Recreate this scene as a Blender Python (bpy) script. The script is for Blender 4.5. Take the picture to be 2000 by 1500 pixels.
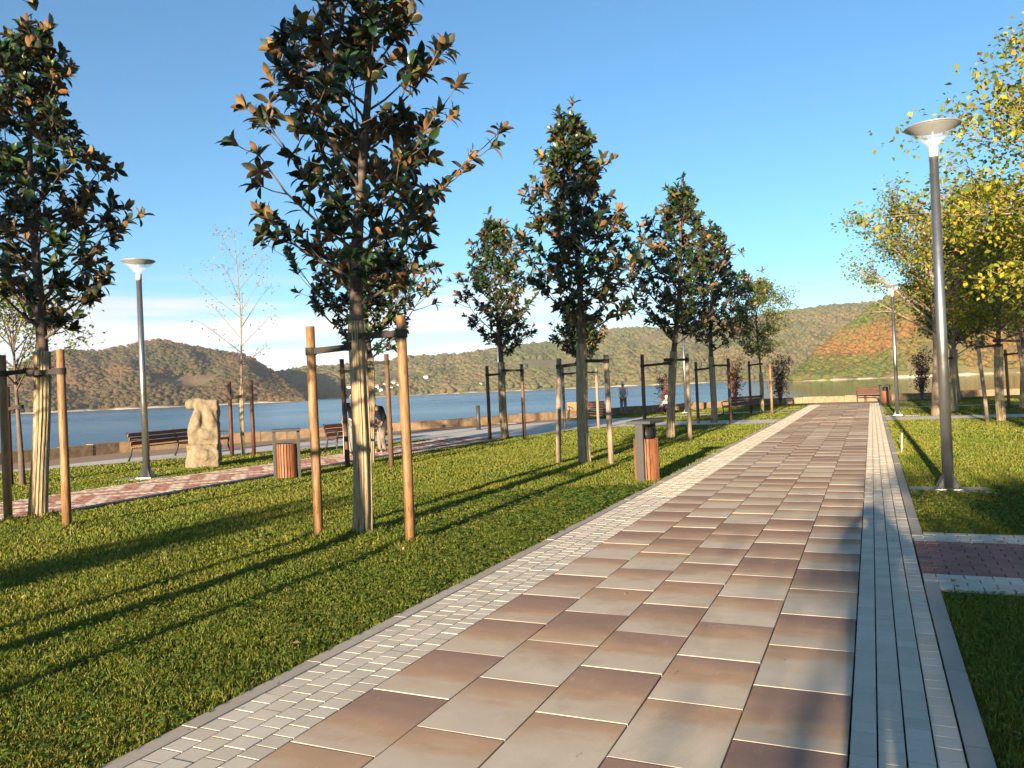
import bpy, bmesh, math, random
import numpy as np
from mathutils import Vector, Matrix, noise as mnoise

# ------------------------------------------------------------------ camera, world, sun, exposure
scene = bpy.context.scene
COL = scene.collection
for o in list(bpy.data.objects):
    bpy.data.objects.remove(o)
R = math.radians

EYE = 1.7
ROLL, PITCH, YAW = R(2.434), R(0.277), R(24.375)      # roll right, pitched up a hair, turned left of the path
cam_d = bpy.data.cameras.new('camera')
cam = bpy.data.objects.new('camera', cam_d)
COL.objects.link(cam)
scene.camera = cam
cam_d.sensor_width = 36.0
cam_d.lens = 27.9
cam_d.clip_start = 0.05
cam_d.clip_end = 9000
cam.matrix_world = (Matrix.Translation((0, 0, EYE)) @ Matrix.Rotation(YAW, 4, 'Z')
                    @ Matrix.Rotation(R(90) + PITCH, 4, 'X') @ Matrix.Rotation(-ROLL, 4, 'Z'))

SUN_EL = R(8.9)
SHADOW_AZ = R(-0.7)                 # shadows run along +Y, a touch to -X
sdir = Vector((math.sin(SHADOW_AZ) * math.cos(SUN_EL), math.cos(SHADOW_AZ) * math.cos(SUN_EL), -math.sin(SUN_EL)))
sun_d = bpy.data.lights.new('sun', 'SUN')
sun_d.energy = 5.0
sun_d.angle = R(0.53)
sun_d.color = (1.0, 0.79, 0.55)
sun = bpy.data.objects.new('sun', sun_d)
COL.objects.link(sun)
sun.rotation_euler = sdir.to_track_quat('-Z', 'Y').to_euler()
sun.location = (0, -40, 30)

world = bpy.data.worlds.new('World')
scene.world = world
world.use_nodes = True
wn, wl = world.node_tree.nodes, world.node_tree.links
wn.clear()
w_out = wn.new('ShaderNodeOutputWorld')
w_bg = wn.new('ShaderNodeBackground')
w_bg.inputs['Strength'].default_value = 0.063
sky = wn.new('ShaderNodeTexSky')
sky.sky_type = 'NISHITA'
sky.sun_disc = False
sky.sun_elevation = SUN_EL
# sky sun azimuth: rotation 0 puts the sun on +Y; ours stands on -Y (+ a touch of +X)
sky.sun_rotation = R(180) + SHADOW_AZ
sky.altitude = 60
sky.air_density = 1.0
sky.dust_density = 0.0
sky.ozone_density = 4.2
tint = wn.new('ShaderNodeMix'); tint.data_type = 'RGBA'; tint.blend_type = 'MULTIPLY'
tint.inputs['Factor'].default_value = 1.0; tint.inputs[7].default_value = (0.92, 1.06, 0.99, 1)
wl.new(sky.outputs[0], tint.inputs[6])
# thin cirrus low over the horizon, laid on by direction
tc = wn.new('ShaderNodeTexCoord')
sep = wn.new('ShaderNodeSeparateXYZ')
wl.new(tc.outputs['Generated'], sep.inputs[0])
mp = wn.new('ShaderNodeMapping')
mp.inputs['Scale'].default_value = (1.6, 1.6, 34.0)
mp.inputs['Rotation'].default_value = (R(1.2), R(-0.8), 0)
wl.new(tc.outputs['Generated'], mp.inputs[0])
cn = wn.new('ShaderNodeTexNoise')
cn.inputs['Scale'].default_value = 1.6
cn.inputs['Detail'].default_value = 6
cn.inputs['Roughness'].default_value = 0.55
wl.new(mp.outputs[0], cn.inputs['Vector'])
cr = wn.new('ShaderNodeMapRange')
cr.interpolation_type = 'SMOOTHSTEP'
cr.inputs[1].default_value = 0.36
cr.inputs[2].default_value = 0.60
wl.new(cn.outputs['Fac'], cr.inputs[0])
zr = wn.new('ShaderNodeMapRange')            # fades upward
zr.interpolation_type = 'SMOOTHSTEP'
zr.inputs[1].default_value = 0.155
zr.inputs[2].default_value = 0.11
wl.new(sep.outputs['Z'], zr.inputs[0])
# the cloud bank lies over the lake to the west
xr = wn.new('ShaderNodeMapRange')
xr.inputs[1].default_value = -0.12
xr.inputs[2].default_value = -0.48
wl.new(sep.outputs['X'], xr.inputs[0])
m1 = wn.new('ShaderNodeMath'); m1.operation = 'MULTIPLY'
wl.new(cr.outputs[0], m1.inputs[0]); wl.new(zr.outputs[0], m1.inputs[1])
m2 = wn.new('ShaderNodeMath'); m2.operation = 'MULTIPLY'
wl.new(m1.outputs[0], m2.inputs[0]); wl.new(xr.outputs[0], m2.inputs[1])
m3 = wn.new('ShaderNodeMath'); m3.operation = 'MULTIPLY'
m3.inputs[1].default_value = 0.95
wl.new(m2.outputs[0], m3.inputs[0])
bw = wn.new('ShaderNodeRGBToBW')
wl.new(tint.outputs[2], bw.inputs[0])
cm = wn.new('ShaderNodeCombineColor')
for k, g in enumerate((1.18, 1.24, 1.30)):
    mm = wn.new('ShaderNodeMath'); mm.operation = 'MULTIPLY'; mm.inputs[1].default_value = g
    wl.new(bw.outputs[0], mm.inputs[0]); wl.new(mm.outputs[0], cm.inputs[k])
mx = wn.new('ShaderNodeMix'); mx.data_type = 'RGBA'
wl.new(m3.outputs[0], mx.inputs['Factor'])
wl.new(tint.outputs[2], mx.inputs[6]); wl.new(cm.outputs[0], mx.inputs[7])
hz = wn.new('ShaderNodeMapRange'); hz.interpolation_type = 'SMOOTHSTEP'
hz.inputs[1].default_value = 0.15; hz.inputs[2].default_value = 0.0; hz.inputs[3].default_value = 0.0; hz.inputs[4].default_value = 0.5
wl.new(sep.outputs['Z'], hz.inputs[0])
mh = wn.new('ShaderNodeMix'); mh.data_type = 'RGBA'
wl.new(hz.outputs[0], mh.inputs['Factor']); wl.new(mx.outputs[2], mh.inputs[6]); wl.new(cm.outputs[0], mh.inputs[7])
wl.new(mh.outputs[2], w_bg.inputs['Color'])
wl.new(w_bg.outputs[0], w_out.inputs[0])

scene.view_settings.view_transform = 'Standard'
scene.view_settings.look = 'None'
scene.view_settings.gamma = 1.0
scene.view_settings.exposure = 2.03
scene.render.engine = 'CYCLES'
scene.render.resolution_x, scene.render.resolution_y = 1024, 768

# ------------------------------------------------------------------ helpers
def lin(r, g, b):
    f = lambda c: c / 12.92 if c <= 0.04045 else ((c + 0.055) / 1.055) ** 2.4
    return (f(r / 255), f(g / 255), f(b / 255), 1)

class NT:
    def __init__(s, name):
        s.m = bpy.data.materials.new(name); s.m.use_nodes = True
        s.n, s.l = s.m.node_tree.nodes, s.m.node_tree.links
        s.p = s.n['Principled BSDF']
        s.out = s.n['Material Output']
    def node(s, t, **kw):
        n = s.n.new('ShaderNode' + t)
        for k, v in kw.items(): setattr(n, k, v)
        return n
    def noise(s, scale, detail=4, rough=0.55, vec=None, dist=0.0):
        n = s.node('TexNoise'); n.inputs['Scale'].default_value = scale; n.inputs['Detail'].default_value = detail
        n.inputs['Roughness'].default_value = rough; n.inputs['Distortion'].default_value = dist
        if vec is not None: s.l.new(vec, n.inputs['Vector'])
        return n.outputs['Fac']
    def coord(s, kind='Object', scale=None, rot=None):
        t = s.node('TexCoord'); o = t.outputs[kind]
        if scale is not None:
            m = s.node('Mapping'); m.inputs['Scale'].default_value = scale
            if rot: m.inputs['Rotation'].default_value = rot
            s.l.new(o, m.inputs[0]); o = m.outputs[0]
        return o
    def world(s, scale=None):
        g = s.node('NewGeometry'); o = g.outputs['Position']
        if scale is not None:
            m = s.node('Mapping'); m.inputs['Scale'].default_value = scale
            s.l.new(o, m.inputs[0]); o = m.outputs[0]
        return o
    def island(s): return s.node('NewGeometry').outputs['Random Per Island']
    def objrand(s): return s.node('ObjectInfo').outputs['Random']
    def ramp(s, fac, stops, interp='LINEAR'):
        r = s.node('ValToRGB'); cr_ = r.color_ramp; cr_.interpolation = interp
        while len(cr_.elements) < len(stops): cr_.elements.new(0.5)
        for e, (p, c) in zip(cr_.elements, stops): e.position = p; e.color = c
        s.l.new(fac, r.inputs[0]); return r.outputs[0]
    def mix(s, fac, a, b, mode='MIX'):
        m = s.node('Mix', data_type='RGBA', blend_type=mode)
        for sock, v in ((m.inputs['Factor'], fac), (m.inputs[6], a), (m.inputs[7], b)):
            if isinstance(v, (int, float, tuple)): sock.default_value = v
            else: s.l.new(v, sock)
        return m.outputs[2]
    def math(s, op, a, b=0.0, c=None):
        m = s.node('Math', operation=op)
        for i, v in enumerate((a, b) if c is None else (a, b, c)):
            if isinstance(v, (int, float)): m.inputs[i].default_value = v
            else: s.l.new(v, m.inputs[i])
        return m.outputs[0]
    def rng(s, v, a, b, c=0.0, d=1.0):
        m = s.node('MapRange'); s.l.new(v, m.inputs[0])
        for i, q in enumerate((a, b, c, d)): m.inputs[i + 1].default_value = q
        return m.outputs[0]
    def bump(s, h, strength=0.3, dist=0.01):
        b = s.node('Bump'); b.inputs['Strength'].default_value = strength; b.inputs['Distance'].default_value = dist
        s.l.new(h, b.inputs['Height']); s.l.new(b.outputs[0], s.p.inputs['Normal']); return b
    def color(s, c):
        if isinstance(c, tuple): s.p.inputs['Base Color'].default_value = c
        else: s.l.new(c, s.p.inputs['Base Color'])
    def set(s, rough=0.6, metal=0.0, spec=0.5):
        s.p.inputs['Roughness'].default_value = rough; s.p.inputs['Metallic'].default_value = metal
        s.p.inputs['Specular IOR Level'].default_value = spec
        return s.m

class MB:
    """collects shapes and links them as one mesh object"""
    def __init__(s): s.v, s.f = [], []
    def add(s, v, f):
        b = len(s.v); s.v += [tuple(float(q) for q in p) for p in v]; s.f += [tuple(b + i for i in q) for q in f]; return s
    def box(s, c, d, rz=0.0, M=None, taper=1.0):
        x, y, z = d[0] / 2, d[1] / 2, d[2] / 2
        V = [(-x, -y, -z), (x, -y, -z), (x, y, -z), (-x, y, -z)] + [(a * taper, b * taper, z) for a, b in ((-x, -y), (x, -y), (x, y), (-x, y))]
        cz, sz = math.cos(rz), math.sin(rz)
        if M is None: V = [(c[0] + a * cz - b * sz, c[1] + a * sz + b * cz, c[2] + e) for a, b, e in V]
        else: V = [M @ Vector((c[0] + a, c[1] + b, c[2] + e)) for a, b, e in V]
        return s.add(V, [(0, 3, 2, 1), (4, 5, 6, 7), (0, 1, 5, 4), (1, 2, 6, 5), (2, 3, 7, 6), (3, 0, 4, 7)])
    def tube(s, pts, rad, n=8, cap=True, wob=None):
        pts = [Vector(p) for p in pts]; rings = []; prev = None
        for i, p in enumerate(pts):
            t = (pts[min(i + 1, len(pts) - 1)] - pts[max(i - 1, 0)]).normalized()
            if prev is None:
                a = Vector((1, 0, 0)) if abs(t.x) < 0.9 else Vector((0, 1, 0))
                u = (a - t * a.dot(t)).normalized()
            else:
                u = (prev - t * prev.dot(t)).normalized()
            prev = u; w = t.cross(u); r = rad[i] if hasattr(rad, '__len__') else rad
            rings.append([p + (u * math.cos(6.28318531 * k / n) + w * math.sin(6.28318531 * k / n)) * (r * (wob(i, k) if wob else 1)) for k in range(n)])
        V = [q for g in rings for q in g]; F = []
        for i in range(len(pts) - 1):
            for k in range(n):
                F.append((i * n + k, i * n + (k + 1) % n, (i + 1) * n + (k + 1) % n, (i + 1) * n + k))
        if cap:
            F.append(tuple(range(n - 1, -1, -1))); F.append(tuple(range((len(pts) - 1) * n, len(pts) * n)))
        return s.add(V, F)
    def lathe(s, prof, n=24, cap=True):
        V = [(r * math.cos(6.28318531 * k / n), r * math.sin(6.28318531 * k / n), z) for r, z in prof for k in range(n)]; F = []
        for i in range(len(prof) - 1):
            for k in range(n): F.append((i * n + k, i * n + (k + 1) % n, (i + 1) * n + (k + 1) % n, (i + 1) * n + k))
        if cap: F.append(tuple(range(n - 1, -1, -1))); F.append(tuple(range((len(prof) - 1) * n, len(prof) * n)))
        return s.add(V, F)
    def prism(s, poly, z0, z1):
        n = len(poly)
        return s.add([(x, y, z0) for x, y in poly] + [(x, y, z1) for x, y in poly],
                     [tuple(range(n - 1, -1, -1)), tuple(range(n, 2 * n))] + [(i, (i + 1) % n, n + (i + 1) % n, n + i) for i in range(n)])
    def mesh(s, name, mat, smooth=False):
        me = bpy.data.meshes.new(name); me.from_pydata(s.v, [], s.f); me.update()
        if mat: me.materials.append(mat)
        if smooth: me.polygons.foreach_set('use_smooth', np.ones(len(me.polygons), bool))
        return me
    def build(s, name, mat, parent=None, smooth=False, bevel=0.0):
        me = s.mesh(name, mat, smooth)
        o = obj(name, me, parent)
        if bevel:
            b = o.modifiers.new('bevel', 'BEVEL'); b.width = bevel; b.segments = 2; b.limit_method = 'ANGLE'
        return o

def obj(name, me, parent=None, loc=None, rz=None):
    o = bpy.data.objects.new(name, me); COL.objects.link(o)
    if parent: o.parent = parent
    if loc is not None: o.location = loc
    if rz is not None: o.rotation_euler = (0, 0, rz)
    return o
def tag(o, label, cat, group=None):
    o['label'] = label; o['category'] = cat
    if group: o['group'] = group
    return o
def thing(name, label, cat, loc=(0, 0, 0), rz=0.0, group=None):
    o = obj(name, None, None, loc, rz); o.empty_display_size = 0.2
    return tag(o, label, cat, group)
def structure(o): o['kind'] = 'structure'; return o
def stuff(o): o['kind'] = 'stuff'; return o
def np_mesh(name, V, F, mat, smooth=False):
    """V (n,3) floats, F (m,k) equal-size faces"""
    me = bpy.data.meshes.new(name); V = np.asarray(V, np.float32); F = np.asarray(F, np.int32)
    me.vertices.add(len(V)); me.vertices.foreach_set('co', V.ravel())
    k = F.shape[1]; me.loops.add(F.size); me.loops.foreach_set('vertex_index', F.ravel())
    me.polygons.add(len(F)); me.polygons.foreach_set('loop_start', np.arange(0, F.size, k, dtype=np.int32))
    me.update(calc_edges=True); me.validate()
    if mat: me.materials.append(mat)
    if smooth: me.polygons.foreach_set('use_smooth', np.ones(len(F), bool))
    return me
def lerp_tab(tab, y):
    return np.interp(y, [t[0] for t in tab], [t[1] for t in tab])

# ------------------------------------------------------------------ materials
def mat_ground():
    t = NT('lawn_soil'); w = t.world()
    a = t.ramp(t.noise(0.5, 5, 0.6, w), [(0.3, (0.055, 0.075, 0.014, 1)), (0.7, (0.115, 0.135, 0.026, 1))])
    b = t.ramp(t.noise(9, 5, 0.7, w), [(0.35, (0.045, 0.055, 0.013, 1)), (0.65, (0.14, 0.155, 0.034, 1))])
    t.color(t.mix(0.5, a, b)); t.bump(t.noise(60, 4, 0.7, w), 0.8, 0.03); return t.set(0.95, spec=0.0)
def mat_grass():
    t = NT('grass_blades'); w = t.world()
    c = t.ramp(t.island(), [(0.0, (0.085, 0.115, 0.014, 1)), (0.55, (0.15, 0.18, 0.022, 1)), (0.85, (0.205, 0.21, 0.036, 1)), (0.94, (0.26, 0.22, 0.07, 1)), (1.0, (0.32, 0.26, 0.10, 1))])
    p = t.ramp(t.noise(0.7, 3, 0.5, w), [(0.35, (0.75, 0.9, 0.7, 1)), (0.65, (1.15, 1.05, 0.9, 1))])
    c = t.mix(t.rng(t.noise(2.3, 5, 0.65, w), 0.5, 0.75, 0.0, 0.4), c, (0.25, 0.21, 0.07, 1))
    t.color(t.mix(1.0, c, p, 'MULTIPLY'))
    t.p.inputs['Transmission Weight'].default_value = 0.0
    t.p.inputs['Subsurface Weight'].default_value = 0.0
    tr = t.node('BsdfTranslucent'); t.l.new(t.mix(1.0, c, (1.3, 1.4, 0.6, 1), 'MULTIPLY'), tr.inputs[0])
    ms = t.node('MixShader'); ms.inputs[0].default_value = 0.35
    t.l.new(t.p.outputs[0], ms.inputs[1]); t.l.new(tr.outputs[0], ms.inputs[2]); t.l.new(ms.outputs[0], t.out.inputs[0])
    return t.set(0.55, spec=0.3)
def mat_leaf2(name, top, under, rough=0.28, trans=0.12, spec=0.5):
    """leaf with a top colour ramp and another underside"""
    t = NT(name)
    a = t.ramp(t.island(), top); b = t.ramp(t.island(), under)
    oi = t.objrand()
    bf = t.node('NewGeometry').outputs['Backfacing']
    c = t.mix(bf, a, b); t.color(c)
    rr = t.math('MULTIPLY_ADD', bf, 0.45, rough); t.l.new(rr, t.p.inputs['Roughness'])
    tr = t.node('BsdfTranslucent'); t.l.new(t.mix(0.5, a, b), tr.inputs[0])
    ms = t.node('MixShader'); ms.inputs[0].default_value = trans
    t.l.new(t.p.outputs[0], ms.inputs[1]); t.l.new(tr.outputs[0], ms.inputs[2]); t.l.new(ms.outputs[0], t.out.inputs[0])
    t.p.inputs['Specular IOR Level'].default_value = spec
    return t.m
def mat_leaf_single(name, top, under, rough, trans):
    """same leaf, colour picked per object (leaves that are objects of their own)"""
    t = NT(name)
    a = t.ramp(t.objrand(), top); b = t.ramp(t.objrand(), under)
    bf = t.node('NewGeometry').outputs['Backfacing']
    t.color(t.mix(bf, a, b))
    t.l.new(t.math('MULTIPLY_ADD', bf, 0.45, rough), t.p.inputs['Roughness'])
    tr = t.node('BsdfTranslucent'); t.l.new(t.mix(0.5, a, b), tr.inputs[0])
    ms = t.node('MixShader'); ms.inputs[0].default_value = trans
    t.l.new(t.p.outputs[0], ms.inputs[1]); t.l.new(tr.outputs[0], ms.inputs[2]); t.l.new(ms.outputs[0], t.out.inputs[0])
    return t.m
def mat_bark(name, c1, c2, scale=14):
    t = NT(name); o = t.coord('Object', (1, 1, 0.25))
    f = t.noise(scale, 6, 0.65, o)
    t.color(t.ramp(f, [(0.3, c1), (0.7, c2)])); t.bump(f, 0.6, 0.01); return t.set(0.85, spec=0.2)
def mat_reed():
    t = NT('reed_matting'); o = t.coord('Object', (1, 1, 0.05))
    f = t.noise(70, 3, 0.6, o); g = t.noise(3, 4, 0.6, t.coord('Object'))
    c = t.ramp(f, [(0.32, (0.05, 0.032, 0.018, 1)), (0.44, (0.25, 0.185, 0.10, 1)), (0.68, (0.46, 0.375, 0.225, 1))])
    t.color(t.mix(t.rng(g, 0.4, 0.7, 0.0, 0.55), c, (0.30, 0.24, 0.19, 1))); t.bump(f, 0.8, 0.01); return t.set(0.8, spec=0.2)
def mat_wood(name, c1, c2, c3, grain=(6, 6, 0.6), scale=5, rough=0.6, knots=True):
    t = NT(name); o = t.coord('Object', grain); r = t.objrand()
    ad = t.node('VectorMath', operation='ADD'); t.l.new(o, ad.inputs[0])
    cmb = t.node('CombineXYZ'); t.l.new(t.math('MULTIPLY', r, 37.0), cmb.inputs[0]); t.l.new(t.math('MULTIPLY', r, 11.0), cmb.inputs[2]); t.l.new(cmb.outputs[0], ad.inputs[1])
    f = t.noise(scale, 6, 0.6, ad.outputs[0], 0.6)
    c = t.ramp(f, [(0.28, c1), (0.5, c2), (0.74, c3)])
    if knots:
        v = t.node('TexVoronoi'); v.inputs['Scale'].default_value = 0.9; t.l.new(ad.outputs[0], v.inputs['Vector'])
        c = t.mix(t.rng(v.outputs['Distance'], 0.05, 0.16, 0.75, 0.0), c, tuple(q * 0.35 for q in c1[:3]) + (1,))
    ck = t.noise(9, 5, 0.7, ad.outputs[0], 0.2)
    c = t.mix(t.rng(ck, 0.36, 0.43, 0.8, 0.0), c, tuple(q * 0.4 for q in c1[:3]) + (1,))      # drying cracks and grime
    c = t.mix(t.math('MULTIPLY', r, 0.25), c, c2)
    t.color(c); t.bump(f, 0.35, 0.004); return t.set(rough, spec=0.3)
def mat_metal(name, c, rough=0.4, metal=0.8, dirt=0.25):
    t = NT(name); o = t.coord('Object'); f = t.noise(7, 6, 0.65, o)
    t.color(t.mix(t.rng(f, 0.4, 0.75, 0.0, dirt), c, tuple(q * 0.5 for q in c[:3]) + (1,)))
    t.l.new(t.rng(f, 0.3, 0.7, rough * 0.8, rough * 1.3), t.p.inputs['Roughness'])
    t.p.inputs['Metallic'].default_value = metal; return t.m
def mat_tile():
    # colour-flow concrete slab: brown at the far end flowing into pale grey, each slab shifted by its own amount
    t = NT('colour_flow_slab')
    at = t.node('TexCoord').outputs['Object']
    sp = t.node('SeparateXYZ'); t.l.new(at, sp.inputs[0])
    r = t.objrand()
    w = t.world()
    wob = t.noise(2.2, 4, 0.6, t.world((1, 2.5, 1)))
    y = t.math('ADD', t.math('MULTIPLY', sp.outputs['Y'], 1.25), t.math('MULTIPLY', t.math('SUBTRACT', wob, 0.5), 0.55))
    y = t.math('ADD', y, t.math('MULTIPLY', t.math('SUBTRACT', r, 0.5), 0.6))
    y = t.math('ADD', y, 0.52)
    c = t.ramp(y, [(0.05, (0.60, 0.525, 0.41, 1)), (0.36, (0.56, 0.455, 0.335, 1)), (0.54, (0.50, 0.33, 0.205, 1)), (0.74, (0.39, 0.255, 0.185, 1)), (1.0, (0.30, 0.195, 0.15, 1))])
    f = t.noise(190, 3, 0.7, w); g = t.noise(4, 5, 0.6, w)
    c = t.mix(t.rng(f, 0.35, 0.7, 0.0, 0.22), c, (0.16, 0.13, 0.11, 1))
    c = t.mix(t.rng(g, 0.45, 0.8, 0.0, 0.28), c, (0.30, 0.25, 0.20, 1))
    s = t.node('TexVoronoi'); s.inputs['Scale'].default_value = 2.3; t.l.new(w, s.inputs['Vector'])
    c = t.mix(t.rng(s.outputs['Distance'], 0.012, 0.022, 0.75, 0.0), c, (0.07, 0.055, 0.045, 1))
    st = t.noise(0.55, 7, 0.72, w, 1.2)
    c = t.mix(t.rng(st, 0.52, 0.72, 0.0, 0.4), c, (0.20, 0.15, 0.115, 1))
    sc_ = t.noise(26, 6, 0.75, t.world((1, 0.25, 1)))
    c = t.mix(t.rng(sc_, 0.58, 0.75, 0.0, 0.35), c, (0.62, 0.56, 0.46, 1))
    t.color(c); t.bump(f, 0.25, 0.002); return t.set(0.95, spec=0.0)
def mat_paver(name, c1, c2, rand='obj'):
    t = NT(name); w = t.world(); f = t.noise(170, 3, 0.7, w); g = t.noise(3, 5, 0.6, w)
    r = t.objrand() if rand == 'obj' else t.island()
    c = t.mix(r, c1, c2)
    c = t.mix(t.rng(f, 0.35, 0.7, 0.0, 0.25), c, tuple(q * 0.45 for q in c1[:3]) + (1,))
    c = t.mix(t.rng(g, 0.45, 0.8, 0.0, 0.3), c, tuple(q * 0.6 for q in c1[:3]) + (1,))
    t.color(c); t.bump(f, 0.3, 0.002); return t.set(0.95, spec=0.0)
def mat_attr_paver(name):
    t = NT(name); a = t.node('Attribute', attribute_name='Col'); w = t.world(); f = t.noise(90, 3, 0.7, w)
    c = t.mix(t.math('MULTIPLY', t.island(), 0.35), a.outputs['Color'], (0.30, 0.24, 0.2, 1))
    t.color(t.mix(t.rng(f, 0.35, 0.7, 0.0, 0.2), c, (0.2, 0.17, 0.15, 1))); return t.set(0.95, spec=0.0)
def mat_plain(name, c, rough=0.7, metal=0.0, var=0.25, scale=8, bump=0.2):
    t = NT(name); o = t.coord('Object'); f = t.noise(scale, 5, 0.6, o)
    t.color(t.mix(t.rng(f, 0.35, 0.7, 0.0, var), c, tuple(q * 0.5 for q in c[:3]) + (1,)))
    if bump: t.bump(f, bump, 0.005)
    return t.set(rough, metal, 0.35)
def mat_stone(name, c1, c2, scale=6, bump=1.0, dist=0.03):
    t = NT(name); w = t.coord('Object'); f = t.noise(scale, 8, 0.65, w); g = t.noise(scale * 9, 5, 0.7, w)
    c = t.ramp(f, [(0.3, c1), (0.7, c2)]); c = t.mix(t.rng(g, 0.35, 0.65, 0.0, 0.35), c, tuple(q * 0.4 for q in c1[:3]) + (1,))
    t.color(c); t.bump(t.math('ADD', f, t.math('MULTIPLY', g, 0.5)), bump, dist); return t.set(0.9, spec=0.2)
def mat_parapet():
    t = NT('parapet_stone'); w = t.world(); f = t.noise(5, 7, 0.65, w); r = t.objrand()
    c = t.ramp(f, [(0.3, (0.15, 0.10, 0.06, 1)), (0.7, (0.34, 0.25, 0.155, 1))])
    c = t.mix(t.math('MULTIPLY', r, 0.5), c, (0.25, 0.16, 0.09, 1)); t.color(c); t.bump(f, 0.6, 0.02); return t.set(0.9, spec=0.2)
def mat_water():
    t = NT('lake_water'); w = t.world()
    mpn = t.node('Mapping'); mpn.inputs['Scale'].default_value = (0.32, 0.55, 1.0); mpn.inputs['Rotation'].default_value = (0, 0, R(28)); t.l.new(w, mpn.inputs[0])
    a = t.noise(1.7, 6, 0.62, mpn.outputs[0], 0.4); b = t.noise(7.0, 3, 0.6, mpn.outputs[0])
    h = t.math('ADD', t.math('ADD', a, t.math('MULTIPLY', b, 0.3)), t.math('MULTIPLY', t.noise(0.5, 4, 0.6, mpn.outputs[0], 0.5), 1.2))
    # breeze on the open water, a calm sheltered bay towards the near headland on the right
    sp = t.node('SeparateXYZ'); t.l.new(w, sp.inputs[0])
    wind = t.rng(t.math('ADD', t.math('MULTIPLY', sp.outputs['X'], 1.0), t.math('MULTIPLY', sp.outputs['Y'], 0.115)), -18.0, 12.0, 1.0, 0.10)
    pat = t.rng(t.noise(0.012, 3, 0.5, w), 0.35, 0.65, 0.75, 1.15)
    b_ = t.node('Bump'); b_.inputs['Distance'].default_value = 0.16; t.l.new(h, b_.inputs['Height'])
    t.l.new(t.math('MULTIPLY', t.math('MULTIPLY', wind, pat), 0.55), b_.inputs['Strength']); t.l.new(b_.outputs[0], t.p.inputs['Normal'])
    t.l.new(t.math('MULTIPLY_ADD', t.math('MULTIPLY', wind, pat), 0.24, 0.02), t.p.inputs['Roughness'])
    t.color((0.016, 0.05, 0.075, 1)); t.p.inputs['IOR'].default_value = 1.333
    t.p.inputs['Specular IOR Level'].default_value = 0.5; return t.m
def mat_wood_hill(name, cols, patch, z_rock=1.0):
    t = NT(name); w = t.world(); r = t.island()
    c = t.ramp(r, cols); p = t.ramp(t.noise(0.010, 4, 0.6, w), patch)
    c = t.mix(0.6, c, p); c = t.mix(t.rng(t.noise(0.6, 4, 0.7, w), 0.3, 0.7, 0.0, 0.5), c, (0.022, 0.03, 0.012, 1))
    t.color(c); t.bump(t.noise(0.9, 4, 0.7, w), 1.0, 1.2); return t.set(0.95, spec=0.05)
def mat_hill_ground(name, c1, c2):
    t = NT(name); w = t.world(); f = t.noise(0.03, 7, 0.65, w)
    c = t.ramp(f, [(0.3, c1), (0.7, c2)])
    sp = t.node('SeparateXYZ'); t.l.new(w, sp.inputs[0])
    z = t.math('ADD', sp.outputs['Z'], t.math('MULTIPLY', t.noise(0.05, 4, 0.6, w), -6.0))
    c = t.mix(t.rng(z, -4.9, -4.0, 1.0, 0.0), c, (0.50, 0.44, 0.34, 1))      # pale stony shore
    t.color(c); t.bump(t.noise(0.4, 5, 0.7, w), 1.0, 1.0); return t.set(0.95, spec=0.1)

M = {}
M['ground'] = mat_ground(); M['grass'] = mat_grass()
MAG_TOP = [(0.0, (0.008, 0.022, 0.010, 1)), (0.5, (0.016, 0.040, 0.014, 1)), (0.85, (0.032, 0.062, 0.016, 1)), (1.0, (0.09, 0.115, 0.02, 1))]
MAG_UND = [(0.0, (0.018, 0.030, 0.012, 1)), (0.42, (0.035, 0.040, 0.016, 1)), (0.58, (0.13, 0.070, 0.028, 1)), (0.82, (0.25, 0.13, 0.05, 1)), (1.0, (0.14, 0.12, 0.035, 1))]
M['mag'] = mat_leaf2('magnolia_leaf', MAG_TOP, MAG_UND, 0.26, 0.06)
M['mag1'] = mat_leaf_single('magnolia_leaf_single', MAG_TOP, MAG_UND, 0.26, 0.06)
Y_TOP = [(0.0, (0.07, 0.115, 0.016, 1)), (0.4, (0.17, 0.215, 0.02, 1)), (0.7, (0.36, 0.34, 0.03, 1)), (0.9, (0.50, 0.38, 0.035, 1)), (1.0, (0.50, 0.27, 0.04, 1))]
M['yellow'] = mat_leaf2('autumn_yellow_leaf', Y_TOP, Y_TOP, 0.5, 0.4)
G_TOP = [(0.0, (0.045, 0.085, 0.016, 1)), (0.5, (0.085, 0.13, 0.02, 1)), (0.85, (0.17, 0.19, 0.03, 1)), (1.0, (0.32, 0.26, 0.04, 1))]
M['green'] = mat_leaf2('light_green_leaf', G_TOP, G_TOP, 0.5, 0.35)
O_TOP = [(0.0, (0.065, 0.105, 0.025, 1)), (0.5, (0.125, 0.17, 0.032, 1)), (0.8, (0.20, 0.22, 0.035, 1)), (1.0, (0.40, 0.31, 0.04, 1))]
M['olive'] = mat_leaf2('olive_yellow_leaf', O_TOP, O_TOP, 0.5, 0.35)
RD = [(0.0, (0.10, 0.028, 0.022, 1)), (0.6, (0.25, 0.065, 0.035, 1)), (1.0, (0.38, 0.15, 0.05, 1))]
M['red'] = mat_leaf2('red_shrub_leaf', RD, RD, 0.5, 0.3)
PD = [(0.0, (0.018, 0.012, 0.014, 1)), (0.6, (0.045, 0.022, 0.024, 1)), (1.0, (0.11, 0.05, 0.035, 1))]
M['purple'] = mat_leaf2('purple_shrub_leaf', PD, PD, 0.45, 0.2)
DRY = [(0.0, (0.16, 0.12, 0.05, 1)), (1.0, (0.34, 0.24, 0.09, 1))]
M['dry'] = mat_leaf2('dry_leaf', DRY, DRY, 0.6, 0.3)
M['bark'] = mat_bark('magnolia_bark', (0.055, 0.042, 0.034, 1), (0.15, 0.115, 0.09, 1))
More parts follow.
